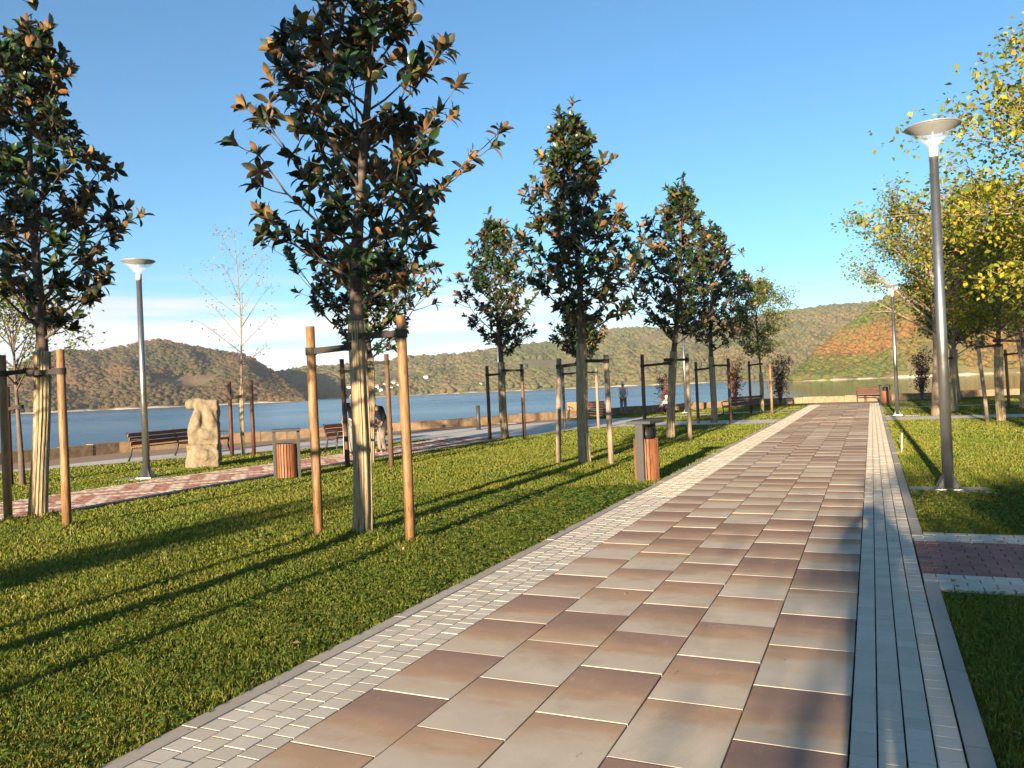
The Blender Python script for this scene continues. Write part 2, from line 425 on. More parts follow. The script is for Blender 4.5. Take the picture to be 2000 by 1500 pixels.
M['palebark'] = mat_bark('pale_bark', (0.14, 0.105, 0.075, 1), (0.30, 0.235, 0.17, 1))
M['reed'] = mat_reed()
M['stake'] = mat_wood('stake_pine', (0.085, 0.042, 0.019, 1), (0.20, 0.112, 0.05, 1), (0.32, 0.205, 0.10, 1))
M['stake_dark'] = mat_wood('stake_darkbrown', (0.05, 0.03, 0.02, 1), (0.10, 0.06, 0.035, 1), (0.17, 0.10, 0.06, 1))  # darker brown wood for some of the stakes
M['stake_red'] = mat_wood('stake_redbrown', (0.03, 0.012, 0.01, 1), (0.065, 0.024, 0.018, 1), (0.12, 0.046, 0.03, 1))
M['stake_grey'] = mat_wood('stake_weathered', (0.13, 0.10, 0.075, 1), (0.22, 0.17, 0.12, 1), (0.32, 0.25, 0.17, 1))
M['strap'] = mat_plain('strap_webbing', (0.035, 0.028, 0.022, 1), 0.8)
M['lamp_metal'] = mat_metal('galvanised_pole', (0.30, 0.31, 0.31, 1), 0.36, 0.9)
M['lamp_cap'] = mat_metal('lamp_cap', (0.42, 0.42, 0.41, 1), 0.45, 0.6)
M['lamp_under'] = mat_plain('lamp_cap_underside', (0.07, 0.055, 0.045, 1), 0.5)
M['white_part'] = mat_plain('white_collar', (0.48, 0.47, 0.45, 1), 0.5, var=0.15)
g = NT('lamp_glass'); g.color((0.85, 0.88, 0.9, 1)); g.set(0.08)
gt = g.node('BsdfTransparent'); gm = g.node('MixShader'); gm.inputs[0].default_value = 0.22
g.l.new(gt.outputs[0], gm.inputs[1]); g.l.new(g.p.outputs[0], gm.inputs[2]); g.l.new(gm.outputs[0], g.out.inputs[0]); M['glass'] = g.m
M['concrete'] = mat_stone('concrete_slab', (0.30, 0.26, 0.21, 1), (0.45, 0.40, 0.33, 1), 4, 0.3, 0.01)
M['tile'] = mat_tile()
M['bed'] = mat_plain('joint_sand', (0.055, 0.045, 0.038, 1), 0.95)
M['brick'] = mat_paver('grey_paver', (0.56, 0.50, 0.40, 1), (0.66, 0.60, 0.49, 1))
M['brick_far'] = mat_paver('grey_paver_far', (0.56, 0.50, 0.40, 1), (0.66, 0.60, 0.49, 1), 'island')
M['redbrick'] = mat_paver('red_paver', (0.30, 0.17, 0.14, 1), (0.38, 0.22, 0.18, 1))
M['kerb'] = mat_paver('kerb_concrete', (0.40, 0.36, 0.30, 1), (0.47, 0.42, 0.35, 1))
M['attr'] = mat_attr_paver('two_tone_paver')
M['white_pave'] = mat_paver('white_pavement', (0.58, 0.54, 0.48, 1), (0.62, 0.58, 0.52, 1), 'island')
M['tan'] = mat_paver('tan_concrete', (0.34, 0.25, 0.17, 1), (0.36, 0.27, 0.19, 1), 'island')
M['parapet'] = mat_parapet()
M['water'] = mat_water()
M['slat'] = mat_wood('bench_slat', (0.13, 0.045, 0.022, 1), (0.22, 0.085, 0.04, 1), (0.30, 0.13, 0.065, 1), (0.6, 6, 6), 4, 0.45, False)
M['slat_orange'] = mat_wood('bench_slat_orange', (0.33, 0.135, 0.05, 1), (0.46, 0.20, 0.075, 1), (0.55, 0.28, 0.12, 1), (0.6, 6, 6), 4, 0.45, False)  # brighter, more orange wood for one bench
M['slat_dark'] = mat_wood('bench_slat_dark', (0.05, 0.022, 0.018, 1), (0.09, 0.038, 0.028, 1), (0.14, 0.06, 0.04, 1), (0.6, 6, 6), 4, 0.5, False)
M['bin_slat'] = mat_wood('bin_slat_wood', (0.10, 0.036, 0.016, 1), (0.19, 0.075, 0.032, 1), (0.28, 0.13, 0.058, 1), (6, 6, 0.6), 4, 0.5, False)
M['iron'] = mat_metal('cast_iron', (0.03, 0.035, 0.035, 1), 0.5, 0.4)
M['dark_metal'] = mat_metal('dark_grey_steel', (0.045, 0.044, 0.043, 1), 0.55, 0.2)
M['black'] = mat_plain('black_liner', (0.012, 0.012, 0.012, 1), 0.5)
M['statue'] = mat_stone('weathered_limestone', (0.15, 0.122, 0.08, 1), (0.29, 0.24, 0.16, 1), 5, 0.9, 0.03)
M['skin'] = mat_plain('skin', (0.50, 0.28, 0.20, 1), 0.5, var=0.1)
M['hair_white'] = mat_plain('white_hair', (0.62, 0.58, 0.52, 1), 0.7)
M['hair_dark'] = mat_plain('dark_hair', (0.035, 0.022, 0.018, 1), 0.6)
M['cl_black'] = mat_plain('black_cloth', (0.014, 0.014, 0.017, 1), 0.85)
M['cl_vest'] = mat_plain('grey_vest_cloth', (0.30, 0.30, 0.30, 1), 0.85)
M['cl_white'] = mat_plain('white_cloth', (0.70, 0.68, 0.65, 1), 0.85, var=0.15)
M['cl_grey'] = mat_plain('grey_trouser_cloth', (0.19, 0.165, 0.14, 1), 0.85)
M['cl_light'] = mat_plain('light_trouser_cloth', (0.22, 0.20, 0.18, 1), 0.85)
M['cl_maroon'] = mat_plain('maroon_cloth', (0.06, 0.025, 0.025, 1), 0.85)
M['cl_blue'] = mat_plain('dark_blue_cloth', (0.03, 0.04, 0.07, 1), 0.85)
M['cap'] = mat_plain('cream_cap_cloth', (0.60, 0.52, 0.36, 1), 0.85)
M['shoe'] = mat_plain('shoe_leather', (0.05, 0.04, 0.035, 1), 0.5)
M['hwall'] = mat_plain('house_plaster', (0.70, 0.66, 0.60, 1), 0.8)
M['hroof'] = mat_plain('house_roof_tile', (0.22, 0.11, 0.08, 1), 0.8)

# ------------------------------------------------------------------ land, lake, shore wall
SHORE = [(-24.9, -60), (-24.9, 8), (-24.6, 15.7), (-24.2, 19.6), (-22.8, 23.6), (-20.9, 27.6), (-18.7, 31.0), (-16.7, 34.2),
         (-15.0, 37.6), (-13.2, 41.4), (-10.6, 45.2), (-7.6, 49.4), (-5.2, 51.5), (-2.6, 51.7), (-0.4, 51.3), (2.0, 52.6), (8.4, 56.4), (20, 60), (60, 66), (160, 70)]
land = MB().add([(x, y, 0) for x, y in SHORE] + [(160, -400, 0), (-24.9, -400, 0)], [tuple(range(len(SHORE) + 1, -1, -1))])
structure(land.build('ground', M['ground']))
structure(MB().add([(-1900, -800, -2.0), (1900, -800, -2.0), (1900, 1900, -2.0), (-1900, 1900, -2.0)], [(0, 1, 2, 3)]).build('lake_water', M['water']))

wall = thing('parapet_wall', 'low tan stone parapet wall along the lake edge', 'wall')
rnd = random.Random(5)
def walk(pts, step):
    out = []
    for (a, b) in zip(pts[:-1], pts[1:]):
        L = math.hypot(b[0] - a[0], b[1] - a[1]); n = max(1, round(L / step))
        for k in range(n):
            t0, t1 = k / n, (k + 1) / n
            out.append(((a[0] + (b[0] - a[0]) * t0, a[1] + (b[1] - a[1]) * t0), (a[0] + (b[0] - a[0]) * t1, a[1] + (b[1] - a[1]) * t1)))
    return out
blk = MB().box((0, 0, -0.9), (1.0, 0.42, 2.6)).mesh('parapet_block', M['parapet'])
for (a, b) in walk(SHORE[1:18], 1.05):
    L = math.hypot(b[0] - a[0], b[1] - a[1]); an = math.atan2(b[1] - a[1], b[0] - a[0])
    o = obj('parapet_block', blk, wall, ((a[0] + b[0]) / 2, (a[1] + b[1]) / 2, -0.02 + rnd.uniform(-0.02, 0.02)), an)
    o.scale = (L - 0.025, rnd.uniform(0.96, 1.04), 1)

# ------------------------------------------------------------------ pavements
LAWN_FAR = [(-60, -11.9), (7.6, -11.9), (14.8, -11.95), (20.4, -11.6), (23.5, -11.35), (25.0, -11.0), (27.9, -10.7), (29.6, -9.6), (30.0, -8.4)]   # Y -> X
P2_FAR = [(-60, -14.35), (9, -14.35), (13, -14.3), (17.9, -13.9), (20.4, -13.6), (24.6, -13.9)]
PROM_NEAR = [(-60, -21.6), (8, -21.6), (13.6, -21.2), (16.2, -19.9), (18.6, -18.3), (20.1, -17.2), (22.25, -15.4), (24.6, -13.9)]
PROM_FAR = [(-60, -22.4), (9, -22.4), (14, -21.9), (17.4, -21.35), (20.7, -20.3), (24.3, -18.75), (27.1, -17.5), (30.6, -16.2), (33.7, -14.6), (35.8, -13.2), (37.3, -11.5), (37.6, -10.0)]
def strip_poly(a, b, y0, y1, n=60):
    ys = np.linspace(y0, y1, n)
    return [(float(lerp_tab(a, y)), float(y)) for y in ys], [(float(lerp_tab(b, y)), float(y)) for y in ys]
def sheet(name, A, B, z, mat):
    V = [(x, y, z) for x, y in A] + [(x, y, z) for x, y in B]; n = len(A)
    o = MB().add(V, [(i, n + i, n + i + 1, i + 1) for i in range(n - 1)]).build(name, mat)
    return structure(o)
# tan strip behind the wall
def tanB(y): return float(np.interp(y, [p[1] for p in SHORE[:11]], [p[0] for p in SHORE[:11]]))
ys = np.linspace(-40, 37.0, 80)
sheet('tan_walkway', [(tanB(y) + 0.1, y) for y in ys], [(float(lerp_tab(PROM_FAR, y)) + 0.3, y) for y in ys], 0.006, M['tan'])
# white promenade (merges with the lakeside path beyond y = 24.6)
ys = list(np.linspace(-40, 30.0, 90))
inner = lambda y: float(lerp_tab(PROM_NEAR, y)) if y < 24.6 else float(lerp_tab(LAWN_FAR, y))
A = [(float(lerp_tab(PROM_FAR, y)), y) for y in ys]; B = [(inner(y), y) for y in ys]
A += [(-15.9, 31.0), (-14.6, 33.7), (-13.2, 35.8), (-11.5, 37.0), (-10.0, 37.3)]
B += [(-8.4, 30.0), (-8.4, 33.0), (-9.4, 33.4), (-9.9, 34.6), (-9.7, 36.4)]
sheet('promenade', A, B, 0.012, M['white_pave'])
structure(MB().add([(-8.5, 30.1, 0.016), (-3.36, 30.1, 0.016), (-3.36, 32.9, 0.016), (-8.5, 32.9, 0.016)], [(0, 1, 2, 3)]).build('cross_walk', M['white_pave']))
structure(MB().add([(-10.2, 36.3, 0.019), (-3.3, 41.2, 0.019), (-3.3, 42.2, 0.019), (-10.4, 37.2, 0.019)], [(0, 1, 2, 3)]).build('diagonal_walk', M['white_pave']))
structure(MB().add([(0.4, 30.6, 0.016), (30, 33.2, 0.016), (30, 35.6, 0.016), (0.4, 32.6, 0.016)], [(0, 1, 2, 3)]).build('cross_walk', M['white_pave']))
structure(MB().add([(0.4, 41.0, 0.016), (30, 43.5, 0.016), (30, 44.4, 0.016), (0.4, 41.8, 0.016)], [(0, 1, 2, 3)]).build('cross_walk', M['white_pave']))

# lakeside path of two-tone pavers, laid one by one and joined (each a couple of pixels)
def paver_field():
    V, F, C = [], [], []
    s = 0.0; pw = 0.20; pl = 0.105
    y = -3.0; row = 0; rr = random.Random(11)
    while y < 24.8:
        x0 = float(lerp_tab(P2_FAR, y)); x1 = float(lerp_tab(LAWN_FAR, y)) - 0.02
        n = int((x1 - x0 - 0.26) / pw) + 1; off = (row % 2) * pw / 2
        xs = [x0, x0 + 0.13] + [min(x1 - 0.13, x0 + 0.13 + off + k * pw) for k in range(n)] + [x1 - 0.13, x1]
        for k in range(len(xs) - 1):
            a, b = xs[k] + 0.004, xs[k + 1] - 0.004
            if b - a < 0.02: continue
            zt = 0.030 + rr.uniform(-0.002, 0.002); i = len(V)
            V += [(a, y, 0.01), (b, y, 0.01), (b, y + pl - 0.008, 0.01), (a, y + pl - 0.008, 0.01), (a, y, zt), (b, y, zt), (b, y + pl - 0.008, zt), (a, y + pl - 0.008, zt)]
            F += [(i + 4, i + 5, i + 6, i + 7), (i, i + 1, i + 5, i + 4), (i + 1, i + 2, i + 6, i + 5), (i + 2, i + 3, i + 7, i + 6), (i + 3, i, i + 4, i + 7)]
            edge = k == 0 or k == len(xs) - 2
            xm_ = (a + b) / 2 - x0; zig = abs(((y / 0.84) % 2) - 1) * 0.8
            red = not edge and ((xm_ + zig) % 0.8) < 0.42
            c = (0.30, 0.145, 0.115, 1) if red else (0.50, 0.42, 0.35, 1)
            C += [c] * 8
        y += pl; row += 1
    me = np_mesh('lakeside_path_pavers', V, F, M['attr'])
    at = me.color_attributes.new('Col', 'FLOAT_COLOR', 'POINT'); at.data.foreach_set('color', np.array(C, np.float32).ravel())
    return me
p2 = structure(sheet('lakeside_path', *[[(x, y) for x, y in q] for q in strip_poly(P2_FAR, LAWN_FAR, -3.0, 24.8)], 0.009, M['bed']))
stuff(obj('path_pavers', paver_field(), p2))

# main path: five columns of big slabs, staggered by half a slab
X0, X1, TW, TL = -2.645, -0.160, 0.497, 0.705
path = structure(MB().box(((X0 + X1) / 2, 24.0, -0.02), (X1 - X0 + 0.02, 48.0, 0.05)).build('main_path', M['bed']))
def slab_mesh():
    b = bmesh.new(); bmesh.ops.create_cube(b, size=1)
    for v in b.verts: v.co = Vector((v.co.x * (TW - 0.008), v.co.y * (TL - 0.009), v.co.z * 0.05))
    bmesh.ops.bevel(b, geom=[e for e in b.edges if all(v.co.z > 0 for v in e.verts)], offset=0.0022, segments=1, affect='EDGES')
    me = bpy.data.meshes.new('path_slab'); b.to_mesh(me); b.free(); me.materials.append(M['tile']); return me
sm = slab_mesh(); rnd = random.Random(3)
for c in range(5):
    for (s0, s1) in ((2.25, 30.05), (30.22, 32.72), (32.90, 47.6)):
        y = s0 - (TL * 0.5 if c % 2 else 0) if s0 > 3 else 1.63 + 0.0 - (TL / 2 if c % 2 else 0)
        while y < s1:
            a, b_ = max(y, s0), min(y + TL, s1)
            if b_ - a > 0.08:
                o = obj('path_slab', sm, path, (X0 + (c + 0.5) * TW, (a + b_) / 2, 0.006 + rnd.uniform(-0.0012, 0.0012)))
                o.scale = (1, (b_ - a) / TL, 1)
                o.rotation_euler = (rnd.uniform(-0.002, 0.002), rnd.uniform(-0.002, 0.002), rnd.uniform(-0.004, 0.004))
            y += TL
def small_brick(w, l, mat):
    b = bmesh.new(); bmesh.ops.create_cube(b, size=1)
    for v in b.verts: v.co = Vector((v.co.x * (w - 0.008), v.co.y * (l - 0.007), v.co.z * 0.05))
    bmesh.ops.bevel(b, geom=[e for e in b.edges if all(v.co.z > 0 for v in e.verts)], offset=0.0022, segments=1, affect='EDGES')
    me = bpy.data.meshes.new('brick'); b.to_mesh(me); b.free(); me.materials.append(mat); return me
def far_bricks(cells, mat):
    V, F = [], []
    for (x, y, w, l, z) in cells:
        a, b, c, d = x - w / 2 + 0.003, x + w / 2 - 0.003, y - l / 2 + 0.003, y + l / 2 - 0.003; i = len(V)
        V += [(a, c, 0), (b, c, 0), (b, d, 0), (a, d, 0), (a, c, z), (b, c, z), (b, d, z), (a, d, z)]
        F += [(i + 4, i + 5, i + 6, i + 7), (i, i + 1, i + 5, i + 4), (i + 1, i + 2, i + 6, i + 5), (i + 2, i + 3, i + 7, i + 6), (i + 3, i, i + 4, i + 7)]
    return np_mesh('far_bricks', V, F, mat)
def border(name, xa, xb, ya, yb, ynear):
    cw = (xb - xa) / 4; bl = 0.121; rr = random.Random(int(abs(xa) * 100))
    bed = structure(MB().box(((xa + xb) / 2, (ya + yb) / 2, -0.02), (xb - xa - 0.012, yb - ya, 0.048)).build(name, M['bed']))
    bm_ = small_brick(cw, bl, M['brick']); far = []; cnt = 0
    for r in range(int((yb - ya) / bl)):
        for c in range(4):
            x = xa + (c + 0.5) * cw; y = ya + (r + 0.5 + (0.5 if c % 2 else 0)) * bl
            if cnt < 300 and y > ynear:
                o = obj('brick', bm_, bed, (x, y, 0.006 + rr.uniform(-0.001, 0.001))); o.rotation_euler = (rr.uniform(-0.008, 0.008), rr.uniform(-0.006, 0.006), rr.uniform(-0.015, 0.015)); cnt += 1
            else: far.append((x, y, cw, bl, 0.03 + rr.uniform(-0.002, 0.002)))
    stuff(obj('bricks', far_bricks(far, M['brick_far']), bed))
    return bed
border('brick_border', -3.205, -2.647, 1.2, 47.5, 2.3)
border('brick_border', -0.158, 0.302, 2.2, 47.5, 3.3)
for name, x, w in (('kerb', -3.260, 0.105), ('kerb', 0.358, 0.10)):
    kb = structure(MB().box((x, 24.0, -0.03), (w - 0.02, 47, 0.05)).build(name, M['bed']))
    km = MB().box((0, 0, -0.03), (w, 0.992, 0.13)).mesh('kerb_stone', M['kerb'])
    for k in range(47):
        if x > 0 and (6.8 < 1.0 + k + 0.5 < 9.2): continue
        obj('kerb_stone', km, kb, (x, 1.5 + k, rnd.uniform(-0.003, 0.003)))
for y in (30.135, 32.81):
    bb = structure(MB().box(((X0 + X1) / 2, y, -0.02), (X1 - X0, 0.15, 0.046)).build('light_brick_band', M['bed']))
    hb = small_brick(0.2, 0.15, M['brick'])
    for k in range(12): obj('brick', hb, bb, (X0 + 0.105 + k * 0.2065, y, 0.007))
# paved plaza at the end of the path
structure(MB().add([(-3.4, 47.5, 0.018), (1.6, 47.5, 0.018), (1.9, 51.6, 0.018), (-3.0, 51.4, 0.018)], [(0, 1, 2, 3)]).build('end_plaza', M['tan']))

# side path of interlocking pavers on the right
side = structure(MB().box((3.36, 8.03, -0.02), (6.1, 2.34, 0.048)).build('side_path', M['bed']))
wb, rb = small_brick(0.2, 0.1165, M['brick']), small_brick(0.2, 0.1165, M['redbrick'])
for r in range(20):
    for k in range(14):
        x = 0.41 + 0.2 * k + (0.1 if r % 2 else 0); y = 6.86 + (r + 0.5) * 0.1168
        obj('brick', rb if 4 <= r < 16 else wb, side, (x, y, 0.006 + rnd.uniform(-0.002, 0.002)))
for r in range(1, 20, 2):
    o = obj('brick', rb if 4 <= r < 16 else wb, side, (0.36, 6.86 + (r + 0.5) * 0.1168, 0.006)); o.scale = (0.47, 1, 1)
far = [(3.31 + 0.2 * k, 6.86 + (r + 0.5) * 0.1168, 0.2, 0.1168, 0.03) for r in range(20) for k in range(15)]
stuff(obj('bricks', far_bricks([f for i, f in enumerate(far) if not 4 <= i // 15 < 16], M['brick_far']), side))
stuff(obj('bricks', far_bricks([f for i, f in enumerate(far) if 4 <= i // 15 < 16], M['redbrick']), side))

# ------------------------------------------------------------------ far hills with woods
def hill(name, sky_pts, shore, ridge, seed, ground_mat, wood_mat, wood_name, crown, area, depth_back=1.25, rough=0.2):
    rr = np.random.RandomState(seed)
    az = np.array([p[0] for p in sky_pts]); el = np.array([p[1] for p in sky_pts])
    def top(a):
        e = np.interp(a, az, el)
        frac = np.clip(e / np.max(el), 0.06, 1.0)
        d = shore + (ridge - shore) * frac ** 0.8
        return d, EYE + np.tan(np.radians(e)) * d - crown * 0.8
    nz = lambda x, y, z: mnoise.noise(Vector((x, y, z)))
    def surf(a, v):
        d, h = top(a); sh = shore * (1 + 0.035 * nz(a * 0.22, seed, 0))
        if v <= 1:
            r = sh + (d - sh) * v
            prof = v ** (0.85 + 0.25 * nz(a * 0.18, 3.1, seed))
            rav = nz(a * 0.5 + 2.0 * v, v * 2.2, seed + 0.5) + 0.5 * nz(a * 1.3, v * 4, seed + 1.5)
            z = -2.4 + (h + 2.4) * (prof + rough * rav * v * (1 - v) * 2.2)
        else:
            r = d * (1 + (v - 1) * 0.8); z = -2.4 + (h + 2.4) * max(0.0, 1 - (v - 1) * 2.2)
        ar = math.radians(a); return r * math.sin(ar), r * math.cos(ar), z
    na, nv = 150, 34
    aa = np.linspace(az[0], az[-1], na); vv = np.linspace(0, depth_back, nv)
    V = [surf(a, v) for a in aa for v in vv]
    F = [(i * nv + j, i * nv + j + 1, (i + 1) * nv + j + 1, (i + 1) * nv + j) for i in range(na - 1) for j in range(nv - 1)]
    h_o = structure(obj(name, np_mesh(name, V, F, ground_mat, True)))
    # woods: one crown per tree, scattered over the slope, joined
    b = bmesh.new(); bmesh.ops.create_icosphere(b, subdivisions=0, radius=1); b.faces.ensure_lookup_table()
    iv = np.array([v.co[:] for v in b.verts]); fi = np.array([[v.index for v in f.verts] for f in b.faces if f.calc_center_median().z > -0.35]); b.free()
    span = math.radians(az[-1] - az[0]); mean_r = (shore + ridge) / 2
    n = int(span * mean_r * (ridge - shore) / area)
    P = []
    for _ in range(n):
        a = rr.uniform(az[0], az[-1]); v = rr.uniform(0.015, 1.04); x, y, z = surf(a, v)
        if z < -1.2 or nz(x * 0.012, y * 0.012, seed + 9) < -0.42: continue
        P.append((x, y, z))
    P = np.array(P); k = len(P)
    sc = crown * rr.uniform(0.6, 1.25, (k, 1, 1)) * np.stack([rr.uniform(0.85, 1.2, k), rr.uniform(0.85, 1.2, k), rr.uniform(0.6, 1.0, k)], 1)[:, None, :]
    jig = 1 + rr.uniform(-0.35, 0.35, (k, len(iv), 1))
    VV = iv[None] * jig * sc + P[:, None, :] + np.array([0, 0, crown * 0.35])
    FF = fi[None] + (np.arange(k) * len(iv))[:, None, None]
    w_o = obj(wood_name, np_mesh(wood_name, VV.reshape(-1, 3), FF.reshape(-1, 3), wood_mat, True))
    stuff(w_o); w_o['label'] = 'autumn woods covering the ' + name.replace('_', ' '); w_o['category'] = 'woods'
    return surf
WB = mat_wood_hill('autumn_brown_woods', [(0.0, (0.045, 0.055, 0.02, 1)), (0.45, (0.10, 0.072, 0.034, 1)), (0.8, (0.155, 0.085, 0.042, 1)), (1.0, (0.08, 0.085, 0.03, 1))],
                   [(0.38, (0.045, 0.058, 0.024, 1)), (0.6, (0.15, 0.085, 0.046, 1))])
WG = mat_wood_hill('mixed_green_woods', [(0.0, (0.06, 0.085, 0.028, 1)), (0.5, (0.11, 0.125, 0.04, 1)), (0.8, (0.18, 0.125, 0.055, 1)), (1.0, (0.10, 0.12, 0.045, 1))],
                   [(0.35, (0.075, 0.10, 0.035, 1)), (0.62, (0.19, 0.135, 0.065, 1))])
WO = mat_wood_hill('green_orange_woods', [(0.0, (0.065, 0.10, 0.022, 1)), (0.5, (0.13, 0.145, 0.03, 1)), (0.8, (0.27, 0.13, 0.045, 1)), (1.0, (0.16, 0.16, 0.04, 1))],
                   [(0.38, (0.09, 0.125, 0.028, 1)), (0.5, (0.16, 0.15, 0.035, 1)), (0.62, (0.34, 0.145, 0.05, 1))])
HG1 = mat_hill_ground('brown_hillside', (0.10, 0.075, 0.04, 1), (0.20, 0.14, 0.08, 1))
HG2 = mat_hill_ground('green_hillside', (0.09, 0.095, 0.035, 1), (0.20, 0.155, 0.075, 1))
hill('left_hill', [(-76, 3.6), (-66, 2.2), (-60, 1.7), (-57.2, 2.02), (-55, 3.39), (-53.6, 3.62), (-51.9, 3.5), (-50.1, 3.9), (-48.2, 4.21), (-46.7, 3.85), (-44.8, 3.46), (-42.8, 3.07), (-41.2, 1.9), (-39.5, 0.45), (-38.3, -0.25)],
     650, 980, 2, HG1, WB, 'left_hill_woods', 2.7, 12)
mid_surf = hill('middle_hills', [(-56, 2.0), (-46, 1.6), (-40.7, 1.84), (-38.8, 2.13), (-35.3, 2.11), (-31.6, 2.6), (-28, 2.64), (-24.3, 3.04), (-20.5, 3.25), (-16.9, 3.99), (-13.3, 3.79), (-9.7, 4.12), (-6.3, 4.36), (-3, 4.6), (-0.5, 4.67), (6, 4.9), (16, 5.2), (30, 4.4)],
                880, 1420, 4, HG2, WG, 'middle_hills_woods', 4.0, 40)
hill('right_hill', [(-5.2, -0.3), (-4.5, 0.41), (-3.1, 1.79), (-1.5, 3.06), (0.1, 4.29), (2.0, 5.45), (3.2, 6.15), (6.1, 7.58), (8.8, 7.9), (14, 8.6), (24, 8.2), (38, 7.4)],
     545, 840, 7, HG2, WO, 'right_hill_woods', 2.6, 13)

# village on the far shore
rnd = random.Random(21)
hwall = MB().box((0, 0, 2.2), (9, 7, 6.4)).mesh('wall', M['hwall'])
hroof = MB().add([(-5, -4.2, 5.4), (5, -4.2, 5.4), (5, 4.2, 5.4), (-5, 4.2, 5.4), (-5, 0, 8.4), (5, 0, 8.4)], [(0, 1, 5, 4), (2, 3, 4, 5), (0, 4, 3), (1, 2, 5), (3, 2, 1, 0)]).mesh('roof', M['hroof'])
HOUSE = ['leftmost tiny white house of the village across the lake', 'second tiny house from the left across the lake, by the waterline', 'tiny house up the slope, third from the left across the lake', 'fourth tiny house from the left across the lake, low by the water',
         'highest tiny house in the middle of the village across the lake', 'tiny house just below the highest one across the lake', 'seventh tiny house from the left across the lake, at the waterline', 'tiny house up the slope, eighth from the left across the lake',
         'ninth tiny house from the left across the lake', 'high tiny house near the right end of the village', 'rightmost tiny house of the village cluster across the lake', 'lone tiny house high on the slope right of the village', 'lone tiny house by the water under the middle hills', 'lone tiny house by the water behind the tall magnolia']
for i, (a, v) in enumerate([(-35.9, 0.10), (-35.3, 0.05), (-34.9, 0.16), (-34.6, 0.06), (-34.2, 0.22), (-34.0, 0.10), (-33.7, 0.05), (-33.5, 0.17), (-33.1, 0.09), (-32.8, 0.2), (-32.4, 0.13), (-30.5, 0.27), (-26.6, 0.05), (-19.2, 0.04)]):
    x, y, z = mid_surf(a, v)
    h = thing('village_house', HOUSE[i], 'house', (x, y, z + 2.2), rnd.uniform(0, 3), 'houses of the village across the lake')
    h.scale = [rnd.uniform(0.5, 0.85)] * 3
    obj('wall', hwall, h); obj('roof', hroof, h)

# ------------------------------------------------------------------ leaf and tree builders
# magnolia leaf: long ellipse folded along the midrib, tip bent down
_rows = [(0.16, 0.09, -0.004), (0.38, 0.19, 0.0), (0.63, 0.21, -0.02), (0.85, 0.13, -0.075)]
LEAF_V = np.array([(0, 0, 0)] + [q for y_, w_, z_ in _rows for q in ((-w_, y_, z_ + w_ * 0.3), (0, y_, z_), (w_, y_, z_ + w_ * 0.3))] + [(0, 1.0, -0.15)])
LEAF_F = [(0, 2, 1), (0, 3, 2)]
for r_ in range(3):
    a_, b_2 = 1 + 3 * r_, 4 + 3 * r_
    LEAF_F += [(a_, a_ + 1, b_2 + 1), (a_, b_2 + 1, b_2), (a_ + 1, a_ + 2, b_2 + 2), (a_ + 1, b_2 + 2, b_2 + 1)]
LEAF_F = np.array(LEAF_F + [(10, 11, 13), (11, 12, 13)])
SMALL_V = np.array([(0, 0, 0), (-.36, .45, .08), (0, .5, 0), (.36, .45, .08), (0, 1, -.08)])
SMALL_F = np.array([(0, 3, 2), (0, 2, 1), (2, 3, 4), (1, 2, 4)])
def leaf_frames(pos, d, nrm):
    d = d / np.linalg.norm(d, axis=1, keepdims=True)
    x = np.cross(d, nrm); x /= np.maximum(np.linalg.norm(x, axis=1, keepdims=True), 1e-6)
    n = np.cross(x, d); return x, d, n
def leaf_mesh(name, pos, d, nrm, size, mat, V=LEAF_V, F=LEAF_F, wid=None):
    x, y, z = leaf_frames(pos, d, nrm); k = len(pos); s = size[:, None, None]
    w = (wid if wid is not None else np.ones(k))[:, None, None]
    P = pos[:, None, :] + s * (V[None, :, 0:1] * w * x[:, None, :] + V[None, :, 1:2] * y[:, None, :] + V[None, :, 2:3] * z[:, None, :])
    FF = F[None] + (np.arange(k) * len(V))[:, None, None]
    return np_mesh(name, P.reshape(-1, 3), FF.reshape(-1, 3), mat, True)
mag_leaf = np_mesh('magnolia_leaf', LEAF_V, LEAF_F, M['mag1'], True)

def wrap_mesh(mb, pts, r, n=44, seed=0):
    rr = random.Random(seed); ph = [rr.uniform(0.84, 1.13) for _ in range(n)]
    mb.tube(pts, r, n, True, wob=lambda i, k: ph[k] * (1 + 0.03 * math.sin(i * 1.7 + k * 0.9)))

def stake(x, y, h, to, label, mat='stake', lean=(0, 0), r=0.058, strap_z=2.24, strap=True, dark_top=True):
    t = thing('tree_stake', label, 'stake', (x, y, 0), 0, 'stakes holding the young trees')
    tip = Vector((lean[0], lean[1], h)); rr = random.Random(int(x * 91 + y * 37))
    mb = MB(); mb.tube([(0, 0, -0.2), tuple(tip * 0.33 + Vector((rr.uniform(-.006, .006), 0, 0))), tuple(tip * 0.66), tuple(tip)], [r * 1.04, r * 1.0, r * 0.97, r * 0.93], 14)
    mb.build('post', M[mat], t, True)
    if strap:
        p0 = Vector((lean[0], lean[1], 0)) * (strap_z / h) + Vector((0, 0, strap_z)); p1 = Vector((to[0] - x, to[1] - y, strap_z + 0.04))
        d = (p1 - p0); L = d.length; an = math.atan2(d.y, d.x); s = MB()
        pit = math.atan2(d.z, math.hypot(d.x, d.y))
        Mx = Matrix.Translation(p0) @ Matrix.Rotation(an, 4, 'Z') @ Matrix.Rotation(-pit, 4, 'Y')
        for sy in (-1, 1): s.box((L / 2, sy * 0.045, 0), (L, 0.006, 0.07), M=Mx)
        s.tube([tuple(p0 - Vector((0, 0, 0.045))), tuple(p0 + Vector((0, 0, 0.045)))], r * 1.16, 14)
        s.tube([tuple(p1 - Vector((0, 0, 0.045))), tuple(p1 + Vector((0, 0, 0.045)))], to[2] * 1.1, 20)
        s.build('strap', M['strap'], t)
    return t

